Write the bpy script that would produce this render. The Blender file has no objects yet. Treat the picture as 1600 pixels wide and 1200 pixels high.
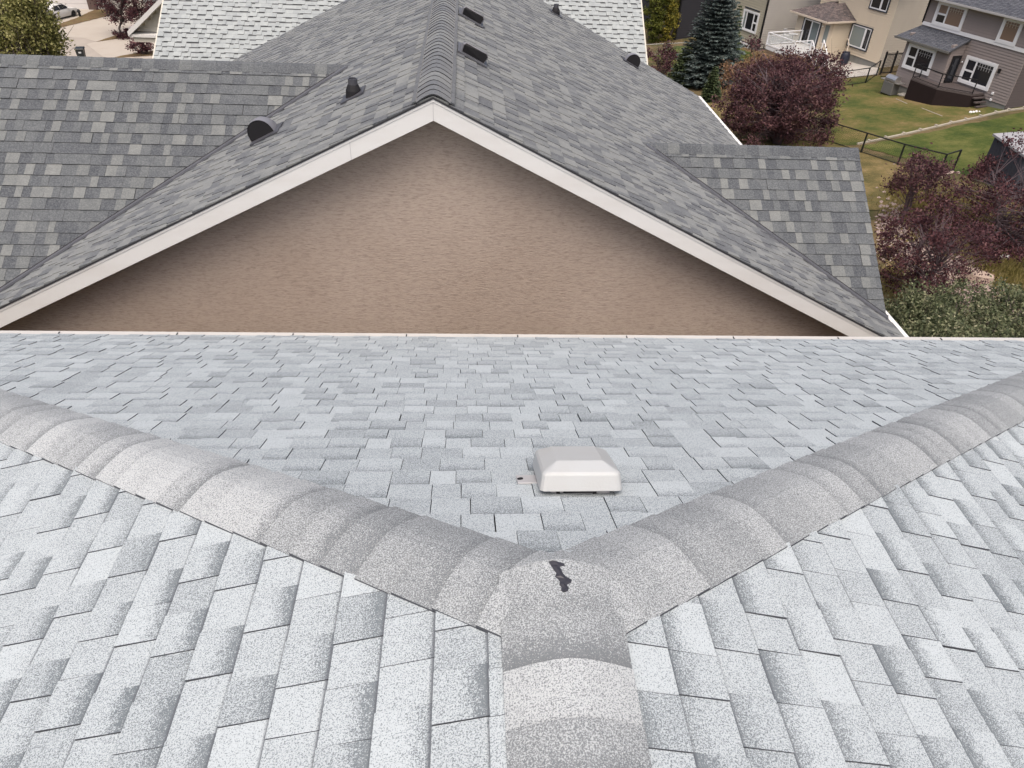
import bpy, math, random
from mathutils import Vector, Matrix
import numpy as np
S = bpy.context.scene
COL = S.collection
rnd = random.Random(7)
R_ = math.radians

# ------------------------------------------------------------------ camera
RIGHT = Vector((0.99779973, -0.05103682, 0.04231954))
UP = Vector((-0.00257352, 0.6080075, 0.79392711))
FWD = Vector((0.06625011, 0.79228917, -0.60653837))
FPX = 1139.45
cam_d = bpy.data.cameras.new('camera'); cam = bpy.data.objects.new('camera', cam_d); COL.objects.link(cam)
cam_d.sensor_width = 36; cam_d.lens = 36 * FPX / 1600; cam_d.clip_start = 0.05; cam_d.clip_end = 3000
cam.matrix_world = Matrix(((RIGHT.x, UP.x, -FWD.x, 0), (RIGHT.y, UP.y, -FWD.y, 0), (RIGHT.z, UP.z, -FWD.z, 0), (0, 0, 0, 1)))
S.camera = cam

# ------------------------------------------------------------------ light
SUN_EL, SUN_AZ = 66, 190          # degrees, azimuth measured from +y towards +x
w = bpy.data.worlds.new('World'); S.world = w; w.use_nodes = True
nt = w.node_tree; nt.nodes.clear()
sky = nt.nodes.new('ShaderNodeTexSky'); sky.sky_type = 'NISHITA'; sky.sun_disc = False
sky.sun_elevation = R_(SUN_EL); sky.sun_rotation = R_(SUN_AZ)
sky.air_density = 0.85; sky.dust_density = 9.0; sky.ozone_density = 1.0
bg = nt.nodes.new('ShaderNodeBackground'); bg.inputs[1].default_value = 0.15
ow = nt.nodes.new('ShaderNodeOutputWorld')
nt.links.new(sky.outputs[0], bg.inputs[0]); nt.links.new(bg.outputs[0], ow.inputs[0])
sd = bpy.data.lights.new('sun', 'SUN'); sd.energy = 0.85; sd.angle = R_(45); sd.color = (1.0, 0.975, 0.92)
sun = bpy.data.objects.new('sun', sd); COL.objects.link(sun)
sdir = Vector((math.sin(R_(SUN_AZ)) * math.cos(R_(SUN_EL)), math.cos(R_(SUN_AZ)) * math.cos(R_(SUN_EL)), math.sin(R_(SUN_EL))))
sun.rotation_euler = (-sdir).to_track_quat('-Z', 'Y').to_euler()
S.view_settings.view_transform = 'Standard'; S.view_settings.look = 'None'
S.view_settings.gamma = 1; S.view_settings.use_curve_mapping = False
S.view_settings.exposure = 0.46
S.render.engine = 'CYCLES'

# ------------------------------------------------------------------ helpers
def ray(px, py): return FWD + RIGHT * ((px - 800) / FPX) - UP * ((py - 600) / FPX)
def atz(px, py, z):
    d = ray(px, py); return d * (z / d.z)
def proj(p):
    d = p.dot(FWD); return (800 + FPX * p.dot(RIGHT) / d, 600 - FPX * p.dot(UP) / d, d)
def clamp(v, a, b): return max(a, min(b, v))
G0 = -13.2
def gz(x, y):
    return G0 + 0.1 * clamp(x - 34.8, -38, 6) - 0.09 * clamp(y - 46.5, -14, 18)
def ground(px, py):               # where a sight line meets the sloping ground
    z = G0
    for i in range(40):
        p = atz(px, py, z); z = 0.5 * z + 0.5 * gz(p.x, p.y)
    p = atz(px, py, z); p.z = gz(p.x, p.y); return p

class MB:
    def __init__(s): s.v = []; s.f = []; s.c = []      # c: per-face list of per-corner colours
    def face(s, pts, cols=None):
        i = len(s.v); s.v += [tuple(p) for p in pts]; s.f.append(tuple(range(i, i + len(pts)))); s.c.append(cols)
    def raw(s, v, f):
        i = len(s.v); s.v += [tuple(p) for p in v]; s.f += [tuple(i + k for k in q) for q in f]; s.c += [None] * len(f)
    def box(s, m, lo, hi):
        x0, y0, z0 = lo; x1, y1, z1 = hi
        P = [m(x, y, z) for x in (x0, x1) for y in (y0, y1) for z in (z0, z1)]
        s.raw(P, [(0, 1, 3, 2), (4, 6, 7, 5), (0, 4, 5, 1), (2, 3, 7, 6), (0, 2, 6, 4), (1, 5, 7, 3)])
    def bbox(s, m, lo, hi, b):     # box with all edges chamfered
        x0, y0, z0 = lo; x1, y1, z1 = hi
        P = []; 
        for x, sx in ((x0, 1), (x1, -1)):
            for y, sy in ((y0, 1), (y1, -1)):
                for z, sz in ((z0, 1), (z1, -1)):
                    P += [m(x + sx * b, y + sy * b, z), m(x + sx * b, y, z + sz * b), m(x, y + sy * b, z + sz * b)]
        def ix(i, j, k, a): return (i * 4 + j * 2 + k) * 3 + a
        F = []
        for k in (0, 1): F.append((ix(0, 0, k, 0), ix(1, 0, k, 0), ix(1, 1, k, 0), ix(0, 1, k, 0)))
        for j in (0, 1): F.append((ix(0, j, 0, 1), ix(1, j, 0, 1), ix(1, j, 1, 1), ix(0, j, 1, 1)))
        for i in (0, 1): F.append((ix(i, 0, 0, 2), ix(i, 1, 0, 2), ix(i, 1, 1, 2), ix(i, 0, 1, 2)))
        for j in (0, 1):
            for k in (0, 1): F.append((ix(0, j, k, 0), ix(1, j, k, 0), ix(1, j, k, 1), ix(0, j, k, 1)))
        for i in (0, 1):
            for k in (0, 1): F.append((ix(i, 0, k, 0), ix(i, 1, k, 0), ix(i, 1, k, 2), ix(i, 0, k, 2)))
        for i in (0, 1):
            for j in (0, 1): F.append((ix(i, j, 0, 1), ix(i, j, 1, 1), ix(i, j, 1, 2), ix(i, j, 0, 2)))
        for i in (0, 1):
            for j in (0, 1):
                for k in (0, 1): F.append((ix(i, j, k, 0), ix(i, j, k, 1), ix(i, j, k, 2)))
        s.raw(P, F)
    def tube(s, pts, rads, n=6, cap=True):
        pts = [Vector(p) for p in pts]; base = len(s.v)
        for i, p in enumerate(pts):
            t = (pts[min(i + 1, len(pts) - 1)] - pts[max(i - 1, 0)])
            t = t.normalized() if t.length > 1e-9 else Vector((0, 0, 1))
            a = t.orthogonal().normalized() if i == 0 else (a - t * a.dot(t)).normalized()
            b = t.cross(a)
            for k in range(n):
                an = 2 * math.pi * k / n
                s.v.append(tuple(p + (a * math.cos(an) + b * math.sin(an)) * rads[i]))
        for i in range(len(pts) - 1):
            for k in range(n):
                s.f.append((base + i * n + k, base + i * n + (k + 1) % n, base + (i + 1) * n + (k + 1) % n, base + (i + 1) * n + k)); s.c.append(None)
        if cap:
            s.f.append(tuple(base + k for k in range(n))[::-1]); s.c.append(None)
            s.f.append(tuple(base + (len(pts) - 1) * n + k for k in range(n))); s.c.append(None)
    def lathe(s, m, prof, n=20):
        base = len(s.v)
        for r, z in prof:
            for k in range(n):
                a = 2 * math.pi * k / n; s.v.append(tuple(m(r * math.cos(a), r * math.sin(a), z)))
        for i in range(len(prof) - 1):
            for k in range(n):
                s.f.append((base + i * n + k, base + i * n + (k + 1) % n, base + (i + 1) * n + (k + 1) % n, base + (i + 1) * n + k)); s.c.append(None)
        s.f.append(tuple(base + (len(prof) - 1) * n + k for k in range(n))); s.c.append(None)
    def build(s, name, mat, parent=None, smooth=False, **kw):
        me = bpy.data.meshes.new(name); me.from_pydata(s.v, [], s.f)
        if any(c is not None for c in s.c):
            at = me.color_attributes.new('tab', 'FLOAT_COLOR', 'CORNER')
            arr = []
            for f, c in zip(s.f, s.c):
                if c is None: c = [(0.5, 0, 0.5)] * len(f)
                for q in c: arr += [q[0], q[1], q[2], 1.0]
            at.data.foreach_set('color', arr)
        if smooth: me.polygons.foreach_set('use_smooth', [True] * len(me.polygons))
        me.materials.append(mat); me.update()
        o = bpy.data.objects.new(name, me); COL.objects.link(o)
        if parent is not None:
            o.parent = parent
            if parent.type == 'EMPTY': o.matrix_parent_inverse = Matrix.Translation(-parent.location)
        for k, v_ in kw.items(): o[k] = v_
        return o
def thing(name, label, cat, loc, group=None):
    o = bpy.data.objects.new(name, None); COL.objects.link(o); o.location = loc; o.empty_display_size = 0.2
    o['label'] = label; o['category'] = cat
    if group: o['group'] = group
    return o
def W(x, y, z): return Vector((x, y, z))
def frame(O, ex, ey, ez):
    O, ex, ey, ez = Vector(O), Vector(ex), Vector(ey), Vector(ez)
    return lambda x, y, z: O + ex * x + ey * y + ez * z
def rotz(O, a):
    c, s = math.cos(a), math.sin(a)
    return frame(O, (c, s, 0), (-s, c, 0), (0, 0, 1))

# ------------------------------------------------------------------ materials
def new_mat(name, col=(0.5, 0.5, 0.5), rough=0.8, spec=0.3, metal=0.0):
    m = bpy.data.materials.new(name); m.use_nodes = True
    b = m.node_tree.nodes['Principled BSDF']
    b.inputs['Base Color'].default_value = (*col, 1); b.inputs['Roughness'].default_value = rough
    b.inputs['Specular IOR Level'].default_value = spec; b.inputs['Metallic'].default_value = metal
    return m
class NT:
    def __init__(s, m): s.m = m; s.t = m.node_tree; s.b = s.t.nodes['Principled BSDF']
    def n(s, ty, **kw):
        x = s.t.nodes.new(ty)
        for k, v in kw.items(): setattr(x, k, v)
        return x
    def l(s, a, b): s.t.links.new(a, b)
    def pos(s): return s.n('ShaderNodeNewGeometry').outputs['Position']
    def noise(s, scale, detail=3, vec=None, rough=0.55, dist=0.0):
        x = s.n('ShaderNodeTexNoise'); x.inputs['Scale'].default_value = scale; x.inputs['Detail'].default_value = detail
        x.inputs['Roughness'].default_value = rough; x.inputs['Distortion'].default_value = dist
        s.l(vec if vec is not None else s.pos(), x.inputs['Vector']); return x.outputs['Fac']
    def ramp(s, fac, stops, interp='LINEAR'):
        x = s.n('ShaderNodeValToRGB'); cr = x.color_ramp; cr.interpolation = interp
        while len(cr.elements) < len(stops): cr.elements.new(0.5)
        for e, (p, c) in zip(cr.elements, stops):
            e.position = p; e.color = (*c, 1) if len(c) == 3 else c
        s.l(fac, x.inputs[0]); return x.outputs[0]
    def math(s, op, a, b=None, c=None, cl=False):
        x = s.n('ShaderNodeMath', operation=op); x.use_clamp = cl
        for i, v in enumerate((a, b, c)):
            if v is None: continue
            if isinstance(v, (int, float)): x.inputs[i].default_value = v
            else: s.l(v, x.inputs[i])
        return x.outputs[0]
    def mix(s, fac, a, b, mode='MIX'):
        x = s.n('ShaderNodeMix', data_type='RGBA', blend_type=mode)
        for i, v in ((0, fac), (6, a), (7, b)):
            if isinstance(v, (int, float)): x.inputs[i].default_value = v
            elif isinstance(v, tuple): x.inputs[i].default_value = (*v, 1)
            else: s.l(v, x.inputs[i])
        return x.outputs[2]
    def sep(s, col):
        x = s.n('ShaderNodeSeparateColor'); s.l(col, x.inputs[0]); return x.outputs
    def attr(s, name='tab'):
        x = s.n('ShaderNodeAttribute'); x.attribute_name = name; return x.outputs['Color']
    def mapping(s, sc, vec=None, rot=(0, 0, 0)):
        x = s.n('ShaderNodeMapping'); x.inputs['Scale'].default_value = sc; x.inputs['Rotation'].default_value = rot
        s.l(vec if vec is not None else s.pos(), x.inputs[0]); return x.outputs[0]
    def col(s, c): s.l(c, s.b.inputs['Base Color'])
    def bump(s, h, strength=0.5, dist=0.01):
        x = s.n('ShaderNodeBump'); x.inputs['Strength'].default_value = strength; x.inputs['Distance'].default_value = dist
        s.l(h, x.inputs['Height']); s.l(x.outputs[0], s.b.inputs['Normal'])

def granule_mat(name, light, mid, dark, warm=0.0, band=1.0, scale=265, base_cover=0.62, bump=0.35):
    """mineral granules: every tab has a tone, some carry a printed dark band at their upper end"""
    m = new_mat(name, mid, 0.95, 0.15); t = NT(m)
    r, g, b = t.sep(t.attr())[:3]
    fine = t.noise(scale, 2.0, rough=0.7)
    grit = t.noise(scale * 2.3, 1.0, rough=0.5)
    blot = t.noise(7.0, 4.0)
    # printed band: g * smooth falloff along the tab, ragged by noise
    jag = t.math('MULTIPLY', t.math('SUBTRACT', t.noise(60, 3), 0.5), 0.55)
    v = t.math('ADD', b, jag)
    fall = t.n('ShaderNodeMapRange', interpolation_type='SMOOTHSTEP')
    t.l(v, fall.inputs[0]); fall.inputs[1].default_value = 0.62; fall.inputs[2].default_value = 0.0
    bandv = t.math('MULTIPLY', fall.outputs[0], t.math('MULTIPLY', g, band))
    # share of dark granules
    thr = t.math('ADD', t.math('ADD', 1.0 - base_cover, t.math('MULTIPLY', bandv, 0.34)), t.math('MULTIPLY', t.math('SUBTRACT', 0.5, r), 0.18))
    thr = t.math('ADD', thr, t.math('MULTIPLY', t.math('SUBTRACT', blot, 0.5), 0.12))
    d = t.math('SUBTRACT', t.math('ADD', t.math('MULTIPLY', fine, 0.72), t.math('MULTIPLY', grit, 0.28)), t.math('ADD', t.math('MULTIPLY', thr, 0.45), 0.29))
    mk = t.math('MULTIPLY_ADD', d, 9.0, 0.5, cl=True)
    body = t.mix(r, mid, light)
    c = t.mix(mk, dark, body)
    big = t.noise(0.6, 2.0)
    c = t.mix(t.math('MULTIPLY', big, 0.25), c, (0.42, 0.45, 0.46) if warm == 0 else (0.52, 0.47, 0.42))
    # painted contact shadow under the butt of the course above, and the cut asphalt edges (flagged g > 1.5)
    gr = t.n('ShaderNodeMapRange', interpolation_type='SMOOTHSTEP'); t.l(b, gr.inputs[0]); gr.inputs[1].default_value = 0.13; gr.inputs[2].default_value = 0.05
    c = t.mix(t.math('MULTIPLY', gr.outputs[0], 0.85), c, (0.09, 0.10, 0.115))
    c = t.mix(t.math('GREATER_THAN', g, 1.5), c, (0.085, 0.092, 0.105))
    t.col(c); t.bump(fine, bump, 0.002)
    return m
M = {}
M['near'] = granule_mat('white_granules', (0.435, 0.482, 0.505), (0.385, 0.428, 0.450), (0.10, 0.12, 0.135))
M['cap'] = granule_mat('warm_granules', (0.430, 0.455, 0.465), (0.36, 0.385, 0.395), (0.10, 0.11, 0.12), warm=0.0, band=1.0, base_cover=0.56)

def tab_mat(name, stops, fine=60, band=(0.0, 0.3), sheen=0.0):
    m = new_mat(name, (0.2, 0.2, 0.2), 0.85, 0.35); t = NT(m)
    t.b.inputs['Sheen Weight'].default_value = sheen; t.b.inputs['Sheen Roughness'].default_value = 0.45; t.b.inputs['Sheen Tint'].default_value = (1, 1, 0.98, 1)
    r, g, b = t.sep(t.attr())[:3]
    c = t.ramp(r, stops)
    n1 = t.noise(fine, 3); n2 = t.noise(1.6, 3); n3 = t.noise(9, 2)
    c = t.mix(t.math('MULTIPLY', t.math('SUBTRACT', n1, 0.40, cl=True), 0.55), c, (0.40, 0.41, 0.41))
    c = t.mix(0.42, c, t.mix(n3, (0.25, 0.26, 0.30), (0.80, 0.79, 0.76)), 'OVERLAY')
    fall = t.n('ShaderNodeMapRange', interpolation_type='SMOOTHSTEP'); t.l(b, fall.inputs[0])
    fall.inputs[1].default_value = band[1] + 0.06; fall.inputs[2].default_value = band[1] - 0.04
    c = t.mix(t.math('MULTIPLY', fall.outputs[0], g, cl=True), c, (0.09, 0.095, 0.10))
    c = t.mix(t.math('GREATER_THAN', g, 1.5), c, (0.03, 0.032, 0.036))
    t.col(c); t.bump(n1, 0.4, 0.004); return m
M['grey_tab'] = tab_mat('grey_blend_granules', [(0.0, (0.040, 0.046, 0.054)), (0.35, (0.055, 0.062, 0.070)), (0.6, (0.074, 0.082, 0.087)), (0.8, (0.100, 0.108, 0.108)), (1.0, (0.138, 0.146, 0.142))], sheen=0.3)
M['white_tab'] = tab_mat('pale_granules', [(0.0, (0.245, 0.268, 0.272)), (1.0, (0.30, 0.325, 0.325))], fine=30, band=(0, .2))
M['brown_tab'] = tab_mat('brown_granules', [(0.0, (0.040, 0.032, 0.033)), (1.0, (0.12, 0.09, 0.085))], fine=14)
M['slate_tab'] = tab_mat('slate_granules', [(0.0, (0.032, 0.036, 0.05)), (1.0, (0.07, 0.075, 0.09))], fine=14)
M['deck'] = new_mat('felt_underlay_and_edge_shade', (0.035, 0.036, 0.04), 0.95)
M['tar'] = new_mat('roof_tar', (0.028, 0.028, 0.036), 0.45, 0.5)

def painted(name, col, rough=0.5, spec=0.4, dirt=0.25, dcol=None, scale=3.0, stretch=(1, 1, 1)):
    m = new_mat(name, col, rough, spec); t = NT(m)
    n = t.noise(scale, 5, vec=t.mapping(stretch)); n2 = t.noise(scale * 14, 3)
    dc = dcol or tuple(c * 0.6 for c in col)
    f = t.math('MULTIPLY', t.ramp(n, [(0.42, (0, 0, 0)), (0.75, (1, 1, 1))]), dirt)
    c = t.mix(f, col, dc); c = t.mix(t.math('MULTIPLY', n2, dirt * 0.5), c, dc); t.col(c)
    t.bump(n2, 0.08, 0.01); return m
M['fascia'] = painted('white_fascia_paint', (0.67, 0.675, 0.665), 0.55, 0.3, 0.28, (0.50, 0.47, 0.43), 1.5, (1, 1, 4))
M['drip'] = painted('cream_metal_edge', (0.47, 0.46, 0.44), 0.4, 0.4, 0.2)
M['plastic'] = painted('aged_cream_plastic', (0.40, 0.42, 0.428), 0.42, 0.45, 0.18, (0.34, 0.32, 0.29), 9)
M['plastic_base'] = painted('grey_plastic', (0.42, 0.42, 0.43), 0.5, 0.4, 0.3)
M['vent_grey'] = painted('grey_vent_metal', (0.19, 0.19, 0.21), 0.35, 0.6, 0.2, (0.12, 0.12, 0.13), 6)
M['vent'] = painted('dark_vent_metal', (0.055, 0.057, 0.068), 0.38, 0.6, 0.2, (0.12, 0.12, 0.13), 6)
M['pipe'] = new_mat('black_rubber', (0.012, 0.012, 0.014), 0.7)
M['flash'] = painted('valley_flashing', (0.105, 0.11, 0.125), 0.45, 0.5, 0.4, (0.06, 0.06, 0.07), 4)

def stucco():
    m = new_mat('combed_stucco', (0.33, 0.25, 0.2), 0.92, 0.15); t = NT(m)
    a = t.noise(10, 5, vec=t.mapping((1.7, 1, 10.5)), rough=0.70, dist=0.5)
    b = t.noise(40, 3, vec=t.mapping((1, 1, 2.2)))
    big = t.noise(0.8, 4)
    blot = t.noise(3.2, 3)
    c = t.ramp(big, [(0.3, (0.43, 0.352, 0.288)), (0.7, (0.51, 0.43, 0.362))])
    c = t.mix(t.math('MULTIPLY', blot, 0.22), c, (0.34, 0.27, 0.235))
    c = t.mix(t.ramp(a, [(0.35, (0.58, 0.58, 0.58)), (0.53, (0, 0, 0))]), c, (0.20, 0.155, 0.13))
    c = t.mix(t.math('MULTIPLY', b, 0.18), c, (0.22, 0.17, 0.14)); t.col(c)
    h = t.math('ADD', a, t.math('MULTIPLY', b, 0.5)); t.bump(h, 0.6, 0.012); return m
M['stucco'] = stucco()
def siding(name, col):
    return painted(name, col, 0.6, 0.3, 0.22, tuple(c * 0.72 for c in col), 1.3, (1, 1, 0.4))
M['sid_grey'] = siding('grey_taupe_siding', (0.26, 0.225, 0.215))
M['sid_grey_side'] = siding('shaded_taupe_siding', (0.095, 0.08, 0.078))  # taupe siding again, with the side wall's shade put into the colour
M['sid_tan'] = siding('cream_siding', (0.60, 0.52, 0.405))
M['sid_tan_side'] = siding('shaded_cream_siding', (0.40, 0.365, 0.31))  # cream siding darkened in colour for the less lit side wall
M['sid_olive'] = siding('khaki_siding', (0.40, 0.37, 0.29))
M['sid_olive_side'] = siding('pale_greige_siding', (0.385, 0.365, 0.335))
M['sid_dark'] = siding('charcoal_siding', (0.03, 0.03, 0.036))
M['sid_porch'] = siding('stone_siding', (0.52, 0.50, 0.44))
M['trim_white'] = painted('white_trim', (0.72, 0.73, 0.75), 0.5, 0.3, 0.12)
M['trim_dark'] = painted('slate_blue_trim', (0.035, 0.042, 0.055), 0.5, 0.3, 0.1)
M['trim_cream'] = painted('cream_trim', (0.55, 0.48, 0.40), 0.5, 0.3, 0.1)
M['found'] = painted('foundation_parging', (0.24, 0.24, 0.225), 0.9, 0.1, 0.5, (0.14, 0.14, 0.13), 2.5)
def glass(name, c): 
    m = new_mat(name, c, 0.08, 0.6); return m
M['glass'] = glass('dark_window_glass', (0.018, 0.02, 0.026))
M['glass_mid'] = glass('curtained_glass', (0.20, 0.235, 0.235))
M['glass_warm'] = glass('blind_behind_glass', (0.185, 0.13, 0.10))
M['rail_glass'] = new_mat('clear_rail_panel', (0.75, 0.8, 0.82), 0.05, 0.5)
nt_ = M['rail_glass'].node_tree.nodes['Principled BSDF']; nt_.inputs['Alpha'].default_value = 0.22
M['white_vinyl'] = painted('white_vinyl', (0.76, 0.77, 0.79), 0.45, 0.4, 0.1)
M['deck_floor'] = painted('grey_deck_coating', (0.46, 0.45, 0.44), 0.6, 0.3, 0.5, (0.30, 0.28, 0.26), 3)
M['wood'] = painted('weathered_boards', (0.30, 0.22, 0.15), 0.8, 0.2, 0.5, (0.17, 0.12, 0.09), 5, (1, 1, 6))
M['dk_floor'] = painted('brown_composite_boards', (0.085, 0.07, 0.068), 0.7, 0.3, 0.4, (0.05, 0.04, 0.04), 5)
M['dk_skirt'] = painted('dark_brown_skirting', (0.022, 0.014, 0.014), 0.8, 0.2, 0.3)
M['black'] = painted('black_powder_coat', (0.010, 0.010, 0.012), 0.5, 0.4, 0.1)
M['fence_dark'] = painted('dark_green_vinyl_wire', (0.012, 0.014, 0.013), 0.6, 0.3, 0.1)
M['fence_gal'] = painted('galvanised_wire', (0.28, 0.28, 0.27), 0.5, 0.4, 0.2)
M['concrete'] = painted('pale_concrete', (0.38, 0.345, 0.30), 0.9, 0.15, 0.45, (0.33, 0.29, 0.245), 0.9)
M['patio'] = painted('patio_concrete', (0.42, 0.40, 0.365), 0.9, 0.15, 0.5, (0.28, 0.26, 0.24), 1.5)
M['street'] = painted('street_concrete', (0.34, 0.305, 0.265), 0.92, 0.15, 0.5, (0.24, 0.215, 0.19), 0.7)
M['timber'] = painted('pale_edging_timber', (0.37, 0.34, 0.28), 0.85, 0.2, 0.5, (0.20, 0.18, 0.15), 3)
M['stone'] = painted('sandstone_slab', (0.42, 0.33, 0.27), 0.9, 0.2, 0.4, (0.28, 0.21, 0.17), 4)
M['pebble'] = painted('pinkish_pebbles', (0.36, 0.28, 0.25), 0.9, 0.2, 0.6, (0.16, 0.13, 0.12), 9)
M['white_stone'] = new_mat('white_stone', (0.75, 0.75, 0.75), 0.6)
M['steel'] = new_mat('brushed_steel', (0.55, 0.54, 0.52), 0.28, 0.5, 0.85)
M['grill_grey'] = painted('grey_grill_cabinet', (0.14, 0.14, 0.135), 0.5, 0.4, 0.2)
M['navy'] = painted('navy_plastic', (0.014, 0.018, 0.035), 0.45, 0.5, 0.15)
M['bin'] = painted('black_bin_plastic', (0.012, 0.016, 0.018), 0.5, 0.5, 0.2)
M['label'] = new_mat('white_sticker', (0.6, 0.62, 0.62), 0.5)
M['car'] = new_mat('white_car_paint', (0.62, 0.61, 0.59), 0.22, 0.6)
M['tyre'] = new_mat('tyre_rubber', (0.015, 0.015, 0.017), 0.8)
M['rim'] = new_mat('alloy_rim', (0.10, 0.10, 0.11), 0.35, 0.5, 0.6)
M['garage'] = painted('white_garage_door', (0.60, 0.58, 0.57), 0.5, 0.3, 0.1)
M['brick'] = painted('brown_brick', (0.12, 0.085, 0.075), 0.85, 0.2, 0.5)
M['shed'] = painted('blue_grey_shed_panels', (0.05, 0.053, 0.068), 0.7, 0.3, 0.25, None, 4, (1, 1, .3))
M['shed_roof'] = painted('faded_shed_roof', (0.33, 0.33, 0.345), 0.7, 0.3, 0.5, (0.2, 0.2, 0.21), 2)

def ground_mat(name, stops, scale, stops2=None, bump=0.6):
    m = new_mat(name, (0.1, 0.1, 0.05), 0.95, 0.1); t = NT(m)
    a = t.noise(scale, 5, rough=0.65); b = t.noise(scale * 9, 4, rough=0.7); c = t.noise(scale * 50, 3)
    f = t.math('ADD', t.math('MULTIPLY', a, 0.62), t.math('ADD', t.math('MULTIPLY', b, 0.24), t.math('MULTIPLY', c, 0.14)))
    t.col(t.ramp(f, stops)); t.bump(t.math('ADD', b, c), bump, 0.06); return m
M['ground'] = ground_mat('garden_earth', [(0.32, (0.040, 0.045, 0.022)), (0.44, (0.075, 0.07, 0.032)), (0.52, (0.135, 0.10, 0.055)), (0.62, (0.17, 0.135, 0.07))], 0.35)
M['lawn'] = ground_mat('olive_lawn', [(0.38, (0.048, 0.066, 0.020)), (0.46, (0.082, 0.090, 0.027)), (0.53, (0.125, 0.108, 0.040)), (0.61, (0.19, 0.14, 0.07))], 0.34)
M['lawn2'] = ground_mat('green_lawn', [(0.38, (0.036, 0.056, 0.016)), (0.48, (0.066, 0.085, 0.022)), (0.60, (0.125, 0.125, 0.042))], 0.45)
M['dry'] = ground_mat('dry_golden_grass', [(0.36, (0.065, 0.065, 0.026)), (0.46, (0.12, 0.10, 0.042)), (0.54, (0.175, 0.135, 0.06)), (0.64, (0.25, 0.185, 0.10))], 0.6)
M['verge'] = ground_mat('brown_verge', [(0.32, (0.09, 0.065, 0.035)), (0.5, (0.15, 0.105, 0.06)), (0.66, (0.12, 0.12, 0.05))], 0.7)

def leaf_mat(name, cols, trans=0.25):
    m = new_mat(name, cols[0], 0.6, 0.25); t = NT(m)
    oi = t.n('ShaderNodeNewGeometry').outputs['Random Per Island']
    n = t.noise(1.1, 3)
    f = t.math('ADD', t.math('MULTIPLY', oi, 0.75), t.math('MULTIPLY', t.math('SUBTRACT', n, 0.36), 0.7), cl=True)
    st = [(i / (len(cols) - 1), c) for i, c in enumerate(cols)]
    c = t.ramp(f, st); t.col(c)
    tr = t.n('ShaderNodeBsdfTranslucent'); t.l(c, tr.inputs[0])
    mx = t.n('ShaderNodeMixShader'); mx.inputs[0].default_value = trans
    out = t.t.nodes['Material Output']; t.l(t.b.outputs[0], mx.inputs[1]); t.l(tr.outputs[0], mx.inputs[2]); t.l(mx.outputs[0], out.inputs[0])
    return m
M['lf_purple'] = leaf_mat('plum_leaves', [(0.022, 0.010, 0.014), (0.046, 0.018, 0.024), (0.080, 0.030, 0.037), (0.12, 0.052, 0.056), (0.20, 0.11, 0.10)])
M['lf_plum_far'] = leaf_mat('mauve_leaves', [(0.028, 0.013, 0.017), (0.055, 0.025, 0.031), (0.092, 0.040, 0.047), (0.15, 0.078, 0.082), (0.18, 0.12, 0.08)])
M['lf_orange'] = leaf_mat('rusty_leaves', [(0.084, 0.058, 0.032), (0.175, 0.104, 0.058), (0.266, 0.156, 0.084), (0.318, 0.201, 0.123), (0.136, 0.136, 0.045)])
M['lf_gold'] = leaf_mat('yellow_green_leaves', [(0.097, 0.110, 0.022), (0.175, 0.169, 0.032), (0.266, 0.227, 0.038), (0.318, 0.240, 0.045)])
M['lf_ash'] = leaf_mat('cream_green_leaves', [(0.07, 0.08, 0.025), (0.14, 0.15, 0.045), (0.24, 0.235, 0.08), (0.38, 0.36, 0.15), (0.55, 0.52, 0.28)])
M['lf_green'] = leaf_mat('mid_green_leaves', [(0.045, 0.065, 0.027), (0.091, 0.117, 0.045), (0.136, 0.162, 0.065), (0.227, 0.253, 0.123)])
M['lf_hedge'] = leaf_mat('grey_green_leaves', [(0.03, 0.045, 0.022), (0.06, 0.08, 0.035), (0.065, 0.078, 0.045), (0.117, 0.136, 0.071), (0.175, 0.195, 0.104), (0.266, 0.266, 0.162), (0.448, 0.409, 0.292)])
M['lf_spruce'] = leaf_mat('blue_spruce_needles', [(0.035, 0.049, 0.045), (0.061, 0.084, 0.078), (0.104, 0.133, 0.126), (0.175, 0.208, 0.195)], 0.05)
M['lf_fir'] = leaf_mat('green_spruce_needles', [(0.035, 0.053, 0.029), (0.068, 0.094, 0.042), (0.117, 0.143, 0.058)], 0.05)
M['bark'] = painted('grey_bark', (0.10, 0.085, 0.08), 0.9, 0.1, 0.5, (0.045, 0.036, 0.033), 5)
M['twig'] = painted('pale_twigs', (0.13, 0.10, 0.11), 0.9, 0.1, 0.5, (0.06, 0.045, 0.05), 5)
M['flower'] = leaf_mat('white_pink_flowers', [(0.6, 0.5, 0.55), (0.7, 0.7, 0.75)])

# ------------------------------------------------------------------ shingle engine
def clip(poly, hp):
    """poly: list of (u,s); hp: (a,b,c) keep a*u+b*s+c>=0"""
    a, b, c = hp; out = []
    for i in range(len(poly)):
        p, q = poly[i], poly[(i + 1) % len(poly)]
        dp = a * p[0] + b * p[1] + c; dq = a * q[0] + b * q[1] + c
        if dp >= 0: out.append(p)
        if (dp >= 0) != (dq >= 0):
            t = dp / (dp - dq); out.append((p[0] + (q[0] - p[0]) * t, p[1] + (q[1] - p[1]) * t))
    return out
def side(p, q, inside):
    a, b = -(q[1] - p[1]), (q[0] - p[0]); c = -(a * p[0] + b * p[1])
    if a * inside[0] + b * inside[1] + c < 0: a, b, c = -a, -b, -c
    return (a, b, c)
def convex(pts):
    c = (sum(p[0] for p in pts) / len(pts), sum(p[1] for p in pts) / len(pts))
    return [side(pts[i], pts[(i + 1) % len(pts)], c) for i in range(len(pts))]
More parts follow.
